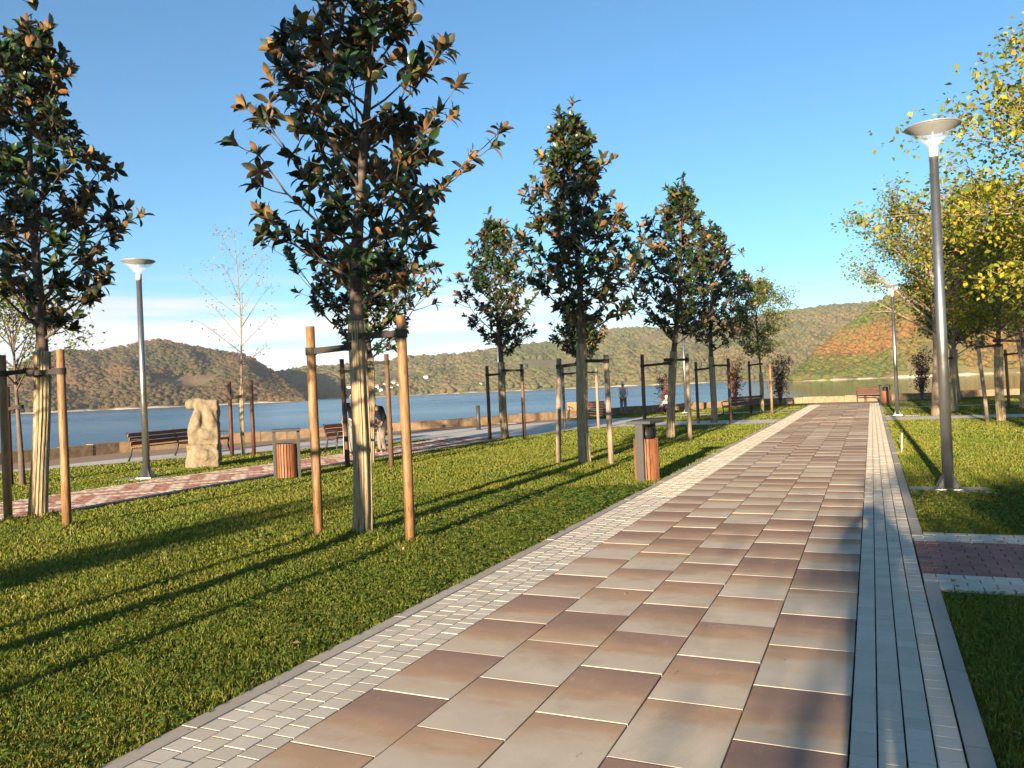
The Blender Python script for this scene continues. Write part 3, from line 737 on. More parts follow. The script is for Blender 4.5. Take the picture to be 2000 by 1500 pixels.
def magnolia(label, x, y, seed, h=7.9, cr=1.7, z0=2.75, nbr=34, near=False, lean=(0, 0), ncl=8, dens=1.0, gap_low=0.0):
    t = thing('magnolia_tree', label, 'tree', (x, y, 0), 0, 'magnolia trees in the lawn')
    rr = random.Random(seed)
    def axis(z): return Vector((lean[0] * z / h + 0.05 * math.sin(z * 1.1 + seed), lean[1] * z / h + 0.05 * math.sin(z * 0.9 + seed * 2) , z))
    a0 = axis(0); ax = lambda z: axis(z) - Vector((a0.x, a0.y, 0))
    zs = [0, 0.8, 1.7, 2.6, 3.4, 4.3, 5.2, 6.1, 6.9, h - 0.25]
    rad = [0.10, 0.092, 0.088, 0.085, 0.072, 0.058, 0.044, 0.030, 0.018, 0.008]
    tk = MB().tube([ax(z) - Vector((0, 0, 0.15 if z == 0 else 0)) for z in zs], rad, 12).build('trunk', M['bark'], t, True)
    w = MB(); wrap_mesh(w, [ax(z) for z in (-0.05, 0.3, 0.9, 1.6, 2.2, 2.58)], [0.128, 0.118, 0.112, 0.11, 0.108, 0.104], seed=seed); w.build('trunk_wrap', M['reed'], tk)
    br = MB(); tips = []
    for i in range(nbr):
        q = (i + rr.uniform(-0.3, 0.3)) / nbr; q = max(0.0, min(1.0, q))
        z = z0 + (h - 0.7 - z0) * q ** 1.05
        prof = (0.62 + 1.9 * q if q < 0.2 else 1.0 - 0.86 * ((q - 0.2) / 0.8) ** 0.85)
        L = cr * prof * rr.uniform(0.72, 1.15); az = i * 2.39996 + rr.uniform(-0.4, 0.4)
        up = 0.72 + 0.5 * q + rr.uniform(-0.12, 0.2)
        o = Vector((math.cos(az), math.sin(az), 0)); p = ax(z); r0 = 0.026 * (1 - 0.55 * q)
        pts = [p, p + o * L * 0.35 + Vector((0, 0, L * up * 0.26)), p + o * L * 0.72 + Vector((0, 0, L * up * 0.62)) , p + o * L + Vector((0, 0, L * up * 1.05))]
        br.tube(pts, [r0, r0 * 0.75, r0 * 0.5, r0 * 0.3], 5, False); tips.append((pts[3], (pts[3] - pts[2]).normalized()))
        for k in range(ncl + (2 if q < 0.5 else 0)):
            f = rr.uniform(0.15, 0.98); j = min(2, int(f * 3)); g_ = f * 3 - j
            b = pts[j].lerp(pts[j + 1], g_); a2 = az + rr.uniform(-1.5, 1.5); l2 = L * rr.uniform(0.16, 0.42) + 0.08
            dd = Vector((math.cos(a2), math.sin(a2), rr.uniform(0.1, 1.1))).normalized(); e = b + dd * l2 + Vector((0, 0, 0.05))
            br.tube([b, b.lerp(e, 0.5) - Vector((0, 0, 0.02)), e], [r0 * 0.42, r0 * 0.32, r0 * 0.22], 4, False); tips.append((e, dd))
    for k in range(6):
        p = ax(h - 0.25 - 0.22 * k); tips.append((p + Vector((rr.uniform(-.1, .1), rr.uniform(-.1, .1), 0.1)), Vector((rr.uniform(-.4, .4), rr.uniform(-.4, .4), 1)).normalized()))
    bo = br.build('branches', M['bark'], t, True)
    P, D, N, Sz = [], [], [], []
    for (p, d) in tips:
        d = (d + Vector((0, 0, 0.35))).normalized(); u = d.orthogonal().normalized(); v = d.cross(u); n = rr.randint(7, 11)
        n = max(4, int(n * dens))
        for k in range(n):
            ph = k * 2.39996 + rr.uniform(-0.4, 0.4); a = rr.uniform(0.45, 1.75) if k > 2 else rr.uniform(0.15, 0.6)
            rad_ = u * math.cos(ph) + v * math.sin(ph); dd = d * math.cos(a) + rad_ * math.sin(a) - Vector((0, 0, 0.12 if a > 0.9 else 0)); nn = d * math.sin(a) - rad_ * math.cos(a)
            P.append(p - d * rr.uniform(0, 0.10)); D.append(dd); N.append(nn + Vector((rr.uniform(-.35, .35), rr.uniform(-.35, .35), rr.uniform(-.2, .35)))); Sz.append(rr.uniform(0.14, 0.245))
    P, D, N, Sz = map(lambda q: np.array(q, float), (P, D, N, Sz))
    keep = np.ones(len(P), bool)
    if near:
        # the 300 leaves that show largest are leaves of their own
        dist = np.linalg.norm(P + np.array([x, y, 0]) - np.array([0, 0, EYE]), axis=1) / (Sz / 0.16)
        idx = np.argsort(dist)[:300]; keep[idx] = False
        X_, Y_, Z_ = leaf_frames(P[idx], D[idx], N[idx])
        for q in range(len(idx)):
            o = obj('leaf', mag_leaf, bo)
            s = Sz[idx[q]]
            o.matrix_local = Matrix(((X_[q][0] * s, Y_[q][0] * s, Z_[q][0] * s, P[idx[q]][0]), (X_[q][1] * s, Y_[q][1] * s, Z_[q][1] * s, P[idx[q]][1]), (X_[q][2] * s, Y_[q][2] * s, Z_[q][2] * s, P[idx[q]][2]), (0, 0, 0, 1)))
    fo = obj('leaves' if near else 'crown', leaf_mesh('magnolia_leaves', P[keep], D[keep], N[keep], Sz[keep], M['mag']), t)
    if near: stuff(fo)
    return t

def leafy_tree(name, label, x, y, seed, h, cr, z0, mat, bark='palebark', nbr=26, leaf=0.07, per=26, sub=4, trunk_r=0.09, bare_top=0.0, up0=0.75, lean=(0, 0), wrap=0.0, group=None, droop=0.15, cat='tree', twigs=True):
    t = thing(name, label, cat, (x, y, 0), 0, group); rr = random.Random(seed); nr = np.random.RandomState(seed)
    ax = lambda z: Vector((lean[0] * z / h + 0.06 * math.sin(z * 0.9 + seed) - 0.06 * math.sin(seed), lean[1] * z / h, z))
    zs = np.linspace(0, h * 0.96, 10); rad = [trunk_r * (1.12 if i == 0 else 1) * (1 - 0.93 * (z / h) ** 0.9) for i, z in enumerate(zs)]
    tk = MB().tube([ax(z) - Vector((0, 0, 0.15 if z == 0 else 0)) for z in zs], rad, 12).build('trunk', M[bark], t, True)
    if wrap:
        w = MB(); wrap_mesh(w, [ax(z) for z in np.linspace(-0.05, wrap, 6)], trunk_r * 1.25, 30, seed); w.build('trunk_wrap', M['reed'], tk)
    br = MB(); P, D, N, Sz = [], [], [], []
    for i in range(nbr):
        q = max(0, min(1, (i + rr.uniform(-0.4, 0.4)) / nbr)); z = z0 + (h * 0.93 - z0) * q
        prof = (0.7 + 1.2 * q if q < 0.25 else 1.0 - 0.8 * ((q - 0.25) / 0.75) ** 1.2)
        L = cr * prof * rr.uniform(0.7, 1.15); az = i * 2.39996 + rr.uniform(-0.5, 0.5); o = Vector((math.cos(az), math.sin(az), 0)); up = up0 + rr.uniform(-0.2, 0.3) + 0.5 * q
        p = ax(z); r0 = trunk_r * 0.34 * (1 - 0.6 * q)
        pts = [p, p + o * L * 0.35 + Vector((0, 0, L * up * 0.36)), p + o * L * 0.7 + Vector((0, 0, L * up * 0.72)), p + o * L + Vector((rr.uniform(-.1, .1), rr.uniform(-.1, .1), L * up))]
        br.tube(pts, [r0, r0 * 0.7, r0 * 0.42, r0 * 0.15], 5, False)
        for k in range(sub):
            f = rr.uniform(0.25, 1.0); j = min(2, int(f * 3)); b = pts[j].lerp(pts[j + 1], f * 3 - j); a2 = az + rr.uniform(-1.4, 1.4); l2 = L * rr.uniform(0.2, 0.5) + 0.1
            dd = Vector((math.cos(a2), math.sin(a2), rr.uniform(0.0, 1.2))).normalized(); e = b + dd * l2
            br.tube([b, b.lerp(e, 0.5) + Vector((0, 0, 0.03)), e], [r0 * 0.35, r0 * 0.24, r0 * 0.1], 4, False)
            if q > 1 - bare_top and rr.random() < 0.85: continue
            m = max(2, int(per * rr.uniform(0.5, 1.4)))
            for _ in range(m):
                s = b.lerp(e, rr.uniform(0.25, 1.08)); spread = 0.05 + l2 * 0.16
                P.append(s + Vector((rr.gauss(0, spread), rr.gauss(0, spread), rr.gauss(-0.02, spread * 0.8))))
                D.append((rr.uniform(-1, 1), rr.uniform(-1, 1), rr.uniform(-0.9, 0.5) - droop)); N.append((rr.uniform(-.8, .8), rr.uniform(-.8, .8), 1.0)); Sz.append(leaf * rr.uniform(0.65, 1.3))
    br.build('branches', M[bark], t, True)
    P, D, N, Sz = map(lambda q: np.array(q, float), (P, D, N, Sz))
    obj('crown', leaf_mesh('crown_leaves', P, D, N, Sz, M[mat], SMALL_V, SMALL_F), t)
    return t

def shrub(label, x, y, seed, h, w, mat, per=26, stems=11, leaf=0.085, low=0.25, cat='shrub'):
    t = thing('shrub', label, cat, (x, y, 0), 0, 'ornamental shrubs'); rr = random.Random(seed); st = MB(); P, D, N, Sz = [], [], [], []
    for i in range(stems):
        a = i * 2.39996; e = Vector((math.cos(a) * w * rr.uniform(0.15, 0.55), math.sin(a) * w * rr.uniform(0.15, 0.55), h * rr.uniform(0.72, 1.0)))
        m = Vector((e.x * 0.35, e.y * 0.35, e.z * 0.5)); st.tube([(0.03 * math.cos(a), 0.03 * math.sin(a), -0.05), m, e], [0.02, 0.013, 0.004], 5, False)
        for k in range(per):
            f = rr.uniform(low, 1.0); c = m.lerp(e, (f - 0.5) * 2) if f > 0.5 else m * (f * 2)
            g2 = Vector((rr.gauss(0, 1), rr.gauss(0, 1), rr.gauss(0, 1))) * (0.08 + 0.07 * w)
            tw = c + g2
            for _ in range(5):
                P.append(tw + Vector((rr.gauss(0, .05), rr.gauss(0, .05), rr.gauss(0, .06)))); D.append((rr.uniform(-1, 1), rr.uniform(-1, 1), rr.uniform(-.3, 1))); N.append((rr.uniform(-1, 1), rr.uniform(-1, 1), 0.8)); Sz.append(leaf * rr.uniform(0.7, 1.3))
    st.build('stems', M['bark'], t, True)
    P, D, N, Sz = map(lambda q: np.array(q, float), (P, D, N, Sz))
    obj('foliage', leaf_mesh('shrub_leaves', P, D, N, Sz, M[mat], SMALL_V, SMALL_F), t)
    return t

# ------------------------------------------------------------------ trees and stakes
magnolia('large magnolia nearest the camera, left of the main path, its top out of frame', -5.68, 7.96, 1, h=7.9, cr=1.32, nbr=44, near=True, lean=(0.42, 0.22), ncl=6)
stake(-6.13, 7.71, 2.54, (-5.68, 7.96, 0.112), 'left pine stake of the nearest magnolia')
stake(-4.77, 7.59, 2.56, (-5.64, 7.96, 0.112), 'right pine stake of the nearest magnolia', strap_z=2.36)
magnolia('dark magnolia at the left edge of the photo', -11.85, 8.15, 12, h=8.1, cr=1.35, nbr=46, near=True, ncl=7, lean=(0.05, 0.1))
stake(-11.95, 7.75, 2.52, (-11.85, 8.15, 0.112), 'pine stake at the far left edge, left of the left-edge magnolia')
stake(-10.3, 7.5, 2.50, (-11.75, 8.12, 0.112), 'pine stake right of the left-edge magnolia', strap_z=2.2)
magnolia('tall magnolia right of the photo centre, behind the slatted bin', -5.72, 16.27, 23, h=7.95, cr=1.4, nbr=42, ncl=9)
stake(-6.33, 16.25, 2.3, (-5.72, 16.27, 0.112), 'left stake of the tall magnolia behind the near bin', 'stake_grey', (0.12, 0), strap_z=2.12)
stake(-5.03, 15.97, 2.3, (-5.70, 16.27, 0.112), 'right stake of the tall magnolia behind the near bin', 'stake_grey', (-0.02, 0), strap_z=2.18)
magnolia('third magnolia of the row beside the main path', -5.56, 23.65, 34, h=7.9, cr=1.45, nbr=40, ncl=9, lean=(0.75, 0))
stake(-6.35, 23.7, 2.55, (-5.56, 23.65, 0.112), 'left stake of the third magnolia beside the main path', 'stake_dark', strap_z=2.2)
stake(-4.83, 22.94, 2.5, (-5.55, 23.65, 0.112), 'right stake of the third magnolia beside the main path', 'stake_grey', strap_z=2.3)
magnolia('fourth magnolia beside the main path, partly behind the third', -5.65, 31.4, 45, h=7.9, cr=1.65, nbr=40, ncl=9, lean=(0.25, 0))
stake(-6.17, 30.9, 2.4, (-5.65, 31.4, 0.112), 'left stake of the fourth magnolia beside the main path', 'stake_dark', strap_z=2.1)
stake(-4.87, 30.45, 2.45, (-5.65, 31.4, 0.112), 'right stake of the fourth magnolia beside the main path', 'stake_dark', strap_z=2.2)
magnolia('magnolia mostly hidden behind the nearest magnolia trunk', -11.06, 15.9, 56, h=5.6, cr=1.6, z0=2.5, nbr=30, ncl=9)
stake(-11.33, 15.43, 2.55, (-11.06, 15.9, 0.112), 'left stake of the magnolia behind the nearest trunk', 'stake_dark', (-0.05, 0), strap_z=2.25)
stake(-10.13, 15.46, 2.6, (-11.0, 15.9, 0.112), 'right stake of the magnolia behind the nearest trunk', 'stake_dark', (-0.02, 0), strap_z=2.4)
magnolia('slender magnolia left of the tall one, beside the lakeside path', -11.28, 24.16, 67, h=7.8, cr=1.4, nbr=38, ncl=9, lean=(-0.2, 0))
stake(-11.53, 23.5, 2.45, (-11.28, 24.16, 0.112), 'left stake of the slender magnolia by the lakeside path', 'stake_dark', strap_z=2.15)
stake(-10.21, 23.34, 2.45, (-11.2, 24.1, 0.112), 'right stake of the slender magnolia by the lakeside path', 'stake_dark', strap_z=2.25)
magnolia('magnolia behind the tall one, only its lower crown showing', -10.5, 29.9, 78, h=5.0, cr=1.1, z0=2.6, nbr=26, ncl=9)
stake(-11.0, 29.1, 2.4, (-10.5, 29.9, 0.112), 'left grey stake of the magnolia behind the tall one', 'stake_grey', strap_z=2.15)
stake(-9.5, 28.75, 2.3, (-10.5, 29.9, 0.112), 'right grey stake of the magnolia behind the tall one', 'stake_grey', strap_z=2.15)
# the row goes on behind the camera: their shadows cross the lawn
magnolia('magnolia beside the camera, out of frame, whose shadow crosses the near lawn', -5.55, 0.05, 89, h=7.9, cr=1.6, nbr=36)
stake(-6.1, -0.2, 2.5, (-5.55, 0.05, 0.112), 'left stake of the magnolia out of frame beside the camera')
stake(-4.75, -0.25, 2.5, (-5.55, 0.05, 0.112), 'right stake of the magnolia out of frame beside the camera')
magnolia('magnolia out of frame behind the left-edge magnolia', -11.75, 0.2, 90, h=7.9, cr=1.7, nbr=36)
shrub('dense unseen shrub added left of the camera to cast the wide lawn shadow', -7.85, -1.2, 91, 1.95, 1.25, 'purple', per=40, stems=16)  # added out of view, sized to throw the broad shadow band on the lawn

leafy_tree('young_maple', 'light green young maple at the far end of the magnolia row', -4.85, 39.6, 101, 6.4, 1.45, 2.5, 'green', 'bark', 40, 0.10, 45, 6, 0.07, wrap=1.9)
stake(-5.35, 39.5, 2.5, (-4.85, 39.6, 0.1), 'left stake of the light green young maple', 'stake_dark', strap_z=2.3)
stake(-4.25, 38.3, 2.35, (-4.85, 39.6, 0.1), 'right stake of the light green young maple', 'stake', strap=False)
leafy_tree('bare_sapling', 'almost bare thin sapling right of the stone statue', -17.34, 18.43, 111, 7.1, 1.45, 2.6, 'dry', 'palebark', 19, 0.06, 7, 4, 0.045, up0=0.75, wrap=2.1)
stake(-17.75, 18.4, 2.25, (-17.34, 18.43, 0.07), 'left red-brown stake of the bare sapling', 'stake_red', strap_z=1.75)
stake(-16.9, 18.4, 2.25, (-17.34, 18.43, 0.07), 'right red-brown stake of the bare sapling', 'stake_red', strap_z=1.75)
leafy_tree('young_ginkgo', 'yellow-green young tree behind the left-edge magnolia', -17.2, 11.5, 121, 4.2, 1.5, 2.1, 'olive', 'bark', 24, 0.075, 34, 5, 0.07)
stake(-17.45, 11.4, 2.2, (-17.2, 11.5, 0.08), 'dark red-brown stake behind the left-edge magnolia', 'stake_red', strap_z=1.7)

leafy_tree('ash_tree', 'large sparse yellow-green tree behind the right lamp post, pale trunk', 2.15, 33.4, 131, 8.0, 3.2, 2.9, 'olive', 'palebark', 44, 0.115, 48, 6, 0.2, bare_top=0.2, up0=0.75)
leafy_tree('yellow_tree', 'golden yellow tree at the right edge, trunk out of frame', 4.15, 15.6, 141, 8.3, 2.75, 2.5, 'yellow', 'palebark', 58, 0.10, 64, 9, 0.11, wrap=2.2, up0=0.1, group='yellow trees on the right lawn')
leafy_tree('yellow_tree', 'staked yellow tree with two leaning stakes, right of the near lamp', 3.67, 29.2, 142, 7.8, 2.3, 2.5, 'yellow', 'bark', 46, 0.10, 60, 7, up0=0.35, trunk_r=0.10, wrap=2.4, group='yellow trees on the right lawn')
stake(3.25, 28.7, 2.55, (3.67, 29.2, 0.125), 'left grey stake of the staked yellow tree', 'stake_grey', (-0.19, 0), strap_z=2.35)
stake(4.5, 29.3, 2.75, (3.67, 29.2, 0.125), 'right grey stake of the staked yellow tree', 'stake_grey', (-0.3, 0), strap_z=2.5)
leafy_tree('yellow_tree', 'green-yellow tree with wrapped grey trunk just right of the lamp post', 2.95, 36.6, 143, 7.0, 1.9, 2.6, 'olive', 'palebark', 38, 0.12, 60, 6, 0.11, wrap=2.5, group='yellow trees on the right lawn')
stake(2.55, 36.3, 2.4, (2.95, 36.6, 0.14), 'left stake of the tree just right of the lamp post', 'stake_grey', strap_z=2.1)
leafy_tree('yellow_tree', 'farther yellow tree with sunlit pale stakes at the right edge', 5.6, 38.2, 144, 7.5, 2.3, 2.7, 'yellow', 'bark', 38, 0.13, 60, 6, 0.10, wrap=2.4, group='yellow trees on the right lawn')
stake(5.05, 37.8, 2.4, (5.6, 38.2, 0.125), 'left sunlit stake of the farther yellow tree', 'stake', (-0.05, 0), strap_z=2.2)
stake(6.2, 37.8, 2.4, (5.6, 38.2, 0.125), 'right sunlit stake of the farther yellow tree', 'stake', (-0.2, 0), strap_z=2.2)
leafy_tree('yellow_tree', 'orange-yellow tree deep in the grove at the right edge', 7.0, 47.0, 145, 8.5, 2.8, 2.6, 'olive', 'palebark', 38, 0.15, 60, 6, 0.12, group='yellow trees on the right lawn')
leafy_tree('yellow_tree', 'green tree near the lake wall at the right edge', 4.2, 48.5, 146, 6.5, 2.0, 2.4, 'olive', 'palebark', 34, 0.14, 55, 6, 0.10, group='yellow trees on the right lawn')
# trees behind the camera that shade the near right corner
leafy_tree('yellow_tree', 'low bushy tree behind the camera, out of frame', 3.1, -13.5, 151, 3.45, 3.2, 0.4, 'green', 'bark', 60, 0.16, 80, 8, 0.08, up0=0.25)
leafy_tree('yellow_tree', 'yellow tree behind the camera at right, out of frame', 5.6, -4.0, 152, 7.2, 2.2, 2.5, 'yellow', 'bark', 36, 0.11, 30, 5, 0.10)
leafy_tree('yellow_tree', 'second yellow tree at right behind the camera, out of frame', 5.2, 4.4, 153, 7.2, 2.2, 2.6, 'yellow', 'bark', 36, 0.11, 30, 5, 0.10)

shrub('small red-leaved shrub behind the sitting person', -10.0, 41.6, 161, 2.3, 1.0, 'red')
shrub('taller pink-red shrub behind the dark bench', -6.9, 45.0, 162, 3.05, 1.1, 'red', stems=14)
shrub('dark purple shrub at the end of the magnolia row', -4.9, 48.6, 163, 3.0, 1.5, 'purple', stems=16, per=34)
shrub('dark purple shrub on the right near the lake wall', 2.55, 50.6, 164, 3.0, 1.3, 'purple', stems=14, per=34)

# ------------------------------------------------------------------ lamps
def lamp(x, y, label, h=5.1, slab=(1.9, 0.55), rz=0.0):
    t = thing('street_lamp', label, 'lamp', (x, y, 0), rz, 'park lamps')
    MB().tube([(0, 0, 0.02), (0, 0, h - 0.40)], [0.076, 0.058], 24).build('pole', M['lamp_metal'], t, True)
    MB().lathe([(0.064, h - 0.41), (0.064, h - 0.28), (0.05, h - 0.27)], 20).build('collar', M['white_part'], t, True)
    MB().lathe([(0.05, h - 0.27), (0.19, h - 0.14), (0.345, h + 0.005)], 40, False).build('glass_cone', M['glass'], t, True)
    cp = MB().lathe([(0.34, h + 0.004), (0.362, h + 0.012), (0.362, h + 0.024), (0.26, h + 0.045), (0.02, h + 0.065)], 40).build('cap', M['lamp_cap'], t, True)
    MB().lathe([(0.325, h - 0.004), (0.325, h + 0.003)], 40).build('reflector', M['lamp_under'], cp)
    MB().tube([(0, 0, h - 0.28), (0, 0, h)], 0.012, 8).build('lamp_tube', M['white_part'], t, True)
    bp = MB().box((0, 0, 0.03), (0.34, 0.34, 0.02)).build('base_plate', M['lamp_metal'], t)
    for k in range(4):
        a = k * math.pi / 2 + math.pi / 4; c, s = math.cos(a), math.sin(a)
        q = MB(); nx, ny = -s * 0.006, c * 0.006
        tri = [(0.07, 0.04), (0.20, 0.04), (0.20, 0.06), (0.075, 0.24)]
        q.add([(c * r + nx, s * r + ny, z) for r, z in tri] + [(c * r - nx, s * r - ny, z) for r, z in tri], [(0, 1, 2, 3), (7, 6, 5, 4), (0, 4, 5, 1), (1, 5, 6, 2), (2, 6, 7, 3), (3, 7, 4, 0)])
        q.build('gusset', M['lamp_metal'], bp)
        MB().tube([(c * 0.19, s * 0.19, 0.035), (c * 0.19, s * 0.19, 0.075)], 0.016, 6).build('bolt', M['iron'], bp)
    MB().box((0.0, 0.0, -0.03), (slab[0], slab[1], 0.10)).build('footing', M['concrete'], t, bevel=0.01)
    return t
lamp(0.92, 12.66, 'near lamp post with dish top on the right lawn', slab=(1.0, 0.5))
lamp(-14.98, 12.89, 'lamp post at left between the statue and the left-edge magnolia', h=4.9, slab=(1.2, 0.6), rz=0.4)
lamp(0.85, 33.87, 'farther lamp post on the right, beyond the near one', h=5.0, slab=(1.5, 0.8))
lamp(-16.3, 36.0 - 1.5, 'lamp post by the wall, its top hidden behind the tall magnolia', h=5.0)
lamp(-8.9, 41.6, 'dark lamp post behind the third magnolia', h=5.0)

# ------------------------------------------------------------------ bins
slat_bin = MB().box((0, 0, 0), (0.042, 0.022, 0.70)).mesh('slat', M['bin_slat'])
def bin_(x, y, rz, label, liner=0.93):
    t = thing('litter_bin', label, 'bin', (x, y, 0), rz, 'slatted litter bins')
    dr = MB().lathe([(0.185, 0.04), (0.185, 0.70)], 28).build('drum', M['black'], t, True)
    n = 22
    for k in range(n):
        a = 2 * math.pi * k / n; o = obj('slat', slat_bin, dr, (0.2 * math.cos(a), 0.2 * math.sin(a), 0.385), a + math.pi / 2)
    MB().lathe([(0.13, 0.69), (0.13, liner)], 24).build('liner', M['black'], t, True)
    for s in (-1, 1): MB().box((s * 0.245, 0, 0.50), (0.06, 0.14, 1.0)).build('upright', M['dark_metal'], t, bevel=0.004)
    MB().box((0, 0, 1.02), (0.58, 0.44, 0.05)).build('lid', M['dark_metal'], t, bevel=0.006)
    return t
bin_(-11.2, 13.16, R(40), 'slatted bin beside the lakeside path, left of the nearest magnolia', 0.74)
bin_(-3.57, 13.34, R(-100), 'slatted bin at the left edge of the main path')
bin_(0.62, 45.6, R(20), 'distant slatted bin by the bench at the end of the main path')

# ------------------------------------------------------------------ benches
def bench(x, y, rz, L, label, slat='slat', frames=2):
    t = thing('park_bench', label, 'bench', (x, y, 0), rz, 'park benches')
    bs = MB().box((0, 0, 0), (L, 0.028, 0.108)).mesh('back_slat', M[slat])
    ss = MB().box((0, 0, 0), (L, 0.085, 0.03)).mesh('seat_slat', M[slat])
    for k in range(3):
        z = 0.54 + k * 0.125; o = obj('back_slat', bs, t, (0, -0.20 - 0.045 * k, z)); o.rotation_euler = (R(-16), 0, 0)
    for k in range(4): obj('seat_slat', ss, t, (0, -0.12 + k * 0.105, 0.43 + 0.008 * k))
    for k in range(frames):
        fx = -L / 2 + 0.04 + (L - 0.08) * k / (frames - 1); f = MB()
        f.tube([(fx, -0.36, 0.86), (fx, -0.26, 0.60), (fx, -0.19, 0.42), (fx, -0.24, 0.2), (fx, -0.34, 0.0)], [0.022, 0.026, 0.028, 0.025, 0.03], 8)
        f.tube([(fx, -0.19, 0.40), (fx, 0.0, 0.395), (fx, 0.24, 0.41)], 0.022, 8)
        f.tube([(fx, 0.24, 0.41), (fx, 0.20, 0.25), (fx, 0.22, 0.12), (fx, 0.30, 0.0)], [0.026, 0.024, 0.024, 0.03], 8)
        fr = f.build('frame', M['iron'], t, True)
        if k in (0, frames - 1):
            MB().tube([(fx, -0.27, 0.64), (fx, -0.05, 0.66), (fx, 0.2, 0.645), (fx, 0.29, 0.60), (fx, 0.27, 0.53), (fx, 0.24, 0.42)], [0.018, 0.022, 0.024, 0.024, 0.02, 0.02], 8).build('armrest', M['iron'], fr, True)
    return t
bench(-19.8, 18.45, R(-85), 3.8, 'long brown bench behind the stone statue', frames=3)
bench(-14.3, 20.15, R(-102), 2.3, 'bench with two people, behind the nearest magnolia', 'slat_dark')
bench(-13.0, 37.6, R(208), 1.9, 'orange bench by the wall, left of the man in the cap', 'slat_orange')
bench(-5.6, 38.4, R(64), 2.4, 'dark bench seen from behind under the fourth magnolia', 'slat_dark')
bench(-0.1, 49.9, R(180), 1.5, 'small dark bench at the far end of the main path', 'slat_dark')

# ------------------------------------------------------------------ statue, bollard, marker
def statue():
    t = thing('stone_statue', 'rough weathered stone statue of a bowed figure on the grass', 'statue', (-15.73, 15.33, 0), R(38)); t.scale = (0.9, 0.9, 1.0)
    def blob(name, parts, vox, amp, seed):
        b = bmesh.new()
        for kind, c, s, rot in parts:
            Mx = Matrix.Translation(c) @ Matrix.Rotation(rot, 4, 'Y') @ Matrix.Diagonal((*s, 1))
            if kind == 'box': bmesh.ops.create_cube(b, size=1, matrix=Mx)
            else: bmesh.ops.create_icosphere(b, subdivisions=3, radius=0.5, matrix=Mx)
        me = bpy.data.meshes.new(name); b.to_mesh(me); b.free(); o = obj(name, me)
        r = o.modifiers.new('r', 'REMESH'); r.mode = 'VOXEL'; r.voxel_size = vox
        sm_ = o.modifiers.new('s', 'SMOOTH'); sm_.iterations = 6; sm_.factor = 0.6
        dg = bpy.context.evaluated_depsgraph_get(); m2_ = bpy.data.meshes.new_from_object(o.evaluated_get(dg)); o.modifiers.clear(); o.data = m2_
        for v in m2_.vertices:
            p = v.co; n = mnoise.fractal(p * 3.0 + Vector((seed, 0, 0)), 0.8, 2.0, 5); v.co = p + v.normal * n * amp
        m2_.materials.clear(); m2_.materials.append(M['statue']); m2_.polygons.foreach_set('use_smooth', np.ones(len(m2_.polygons), bool))
        o.parent = t; return o
    blob('plinth', [('box', (0, 0, 0.24), (0.84, 0.70, 0.68), 0.0), ('ball', (-0.05, 0, 0.1), (1.0, 0.84, 0.7), 0.0), ('ball', (0.05, -0.1, 0.3), (0.9, 0.7, 0.6), 0.2)], 0.03, 0.06, 3.0)
    blob('figure', [('box', (0.03, 0, 0.84), (0.80, 0.62, 0.56), 0.04), ('box', (0.12, 0, 1.28), (0.62, 0.56, 0.60), 0.10), ('box', (0.18, 0, 1.60), (0.52, 0.5, 0.26), 0.06),
                    ('ball', (-0.27, -0.06, 1.64), (0.38, 0.40, 0.30), -0.25), ('ball', (-0.02, -0.08, 1.66), (0.5, 0.42, 0.26), 0.1), ('ball', (-0.16, -0.26, 1.15), (0.34, 0.3, 0.7), 0.25), ('ball', (0.24, -0.28, 1.25), (0.3, 0.22, 0.5), -0.3), ('ball', (0.1, -0.3, 0.85), (0.5, 0.22, 0.3), 0.5)], 0.028, 0.03, 8.0)
    return t
statue()
b = thing('bollard', 'dark grey metal bollard on the promenade', 'bollard', (-14.99, 29.53, 0))
MB().tube([(0, 0, 0), (0, 0, 0.97)], 0.085, 18).build('post', M['dark_metal'], b, True)
MB().lathe([(0.092, 0.97), (0.092, 1.0), (0.06, 1.025)], 18).build('cap', M['iron'], b, True)
MB().lathe([(0.13, 0.0), (0.13, 0.03), (0.088, 0.04)], 18).build('base_ring', M['iron'], b, True)
w = thing('marker_stick', 'thin white marker stick leaning in the right lawn', 'stick', (0.50, 18.35, 0))
MB().tube([(0, 0, -0.05), (0.012, 0, 0.20), (0.03, 0.02, 0.42)], [0.014, 0.014, 0.013], 8).build('rod', M['white_part'], w, True)

# ------------------------------------------------------------------ people
def skin_part(name, J, bones, mat, parent, grow=0.0, sub=2, root=None):
    names = []
    for a, b_ in bones:
        for q in (a, b_):
            if q not in names: names.append(q)
    me = bpy.data.meshes.new(name); me.from_pydata([J[n][0] for n in names], [(names.index(a), names.index(b_)) for a, b_ in bones], []); me.update()
    o = obj(name, me); o.modifiers.new('skin', 'SKIN'); s = o.modifiers.new('sub', 'SUBSURF'); s.levels = sub; s.render_levels = sub
    sv = me.skin_vertices[0].data
    for i, n in enumerate(names):
        r = J[n][1]; r = (r, r) if isinstance(r, (int, float)) else r
        sv[i].radius = (r[0] + grow, r[1] + grow); sv[i].use_root = (n == (root or names[0]))
    dg = bpy.context.evaluated_depsgraph_get(); m2_ = bpy.data.meshes.new_from_object(o.evaluated_get(dg)); o.modifiers.clear(); o.data = m2_
    m2_.materials.clear(); m2_.materials.append(mat); m2_.polygons.foreach_set('use_smooth', np.ones(len(m2_.polygons), bool)); o.parent = parent
    return o
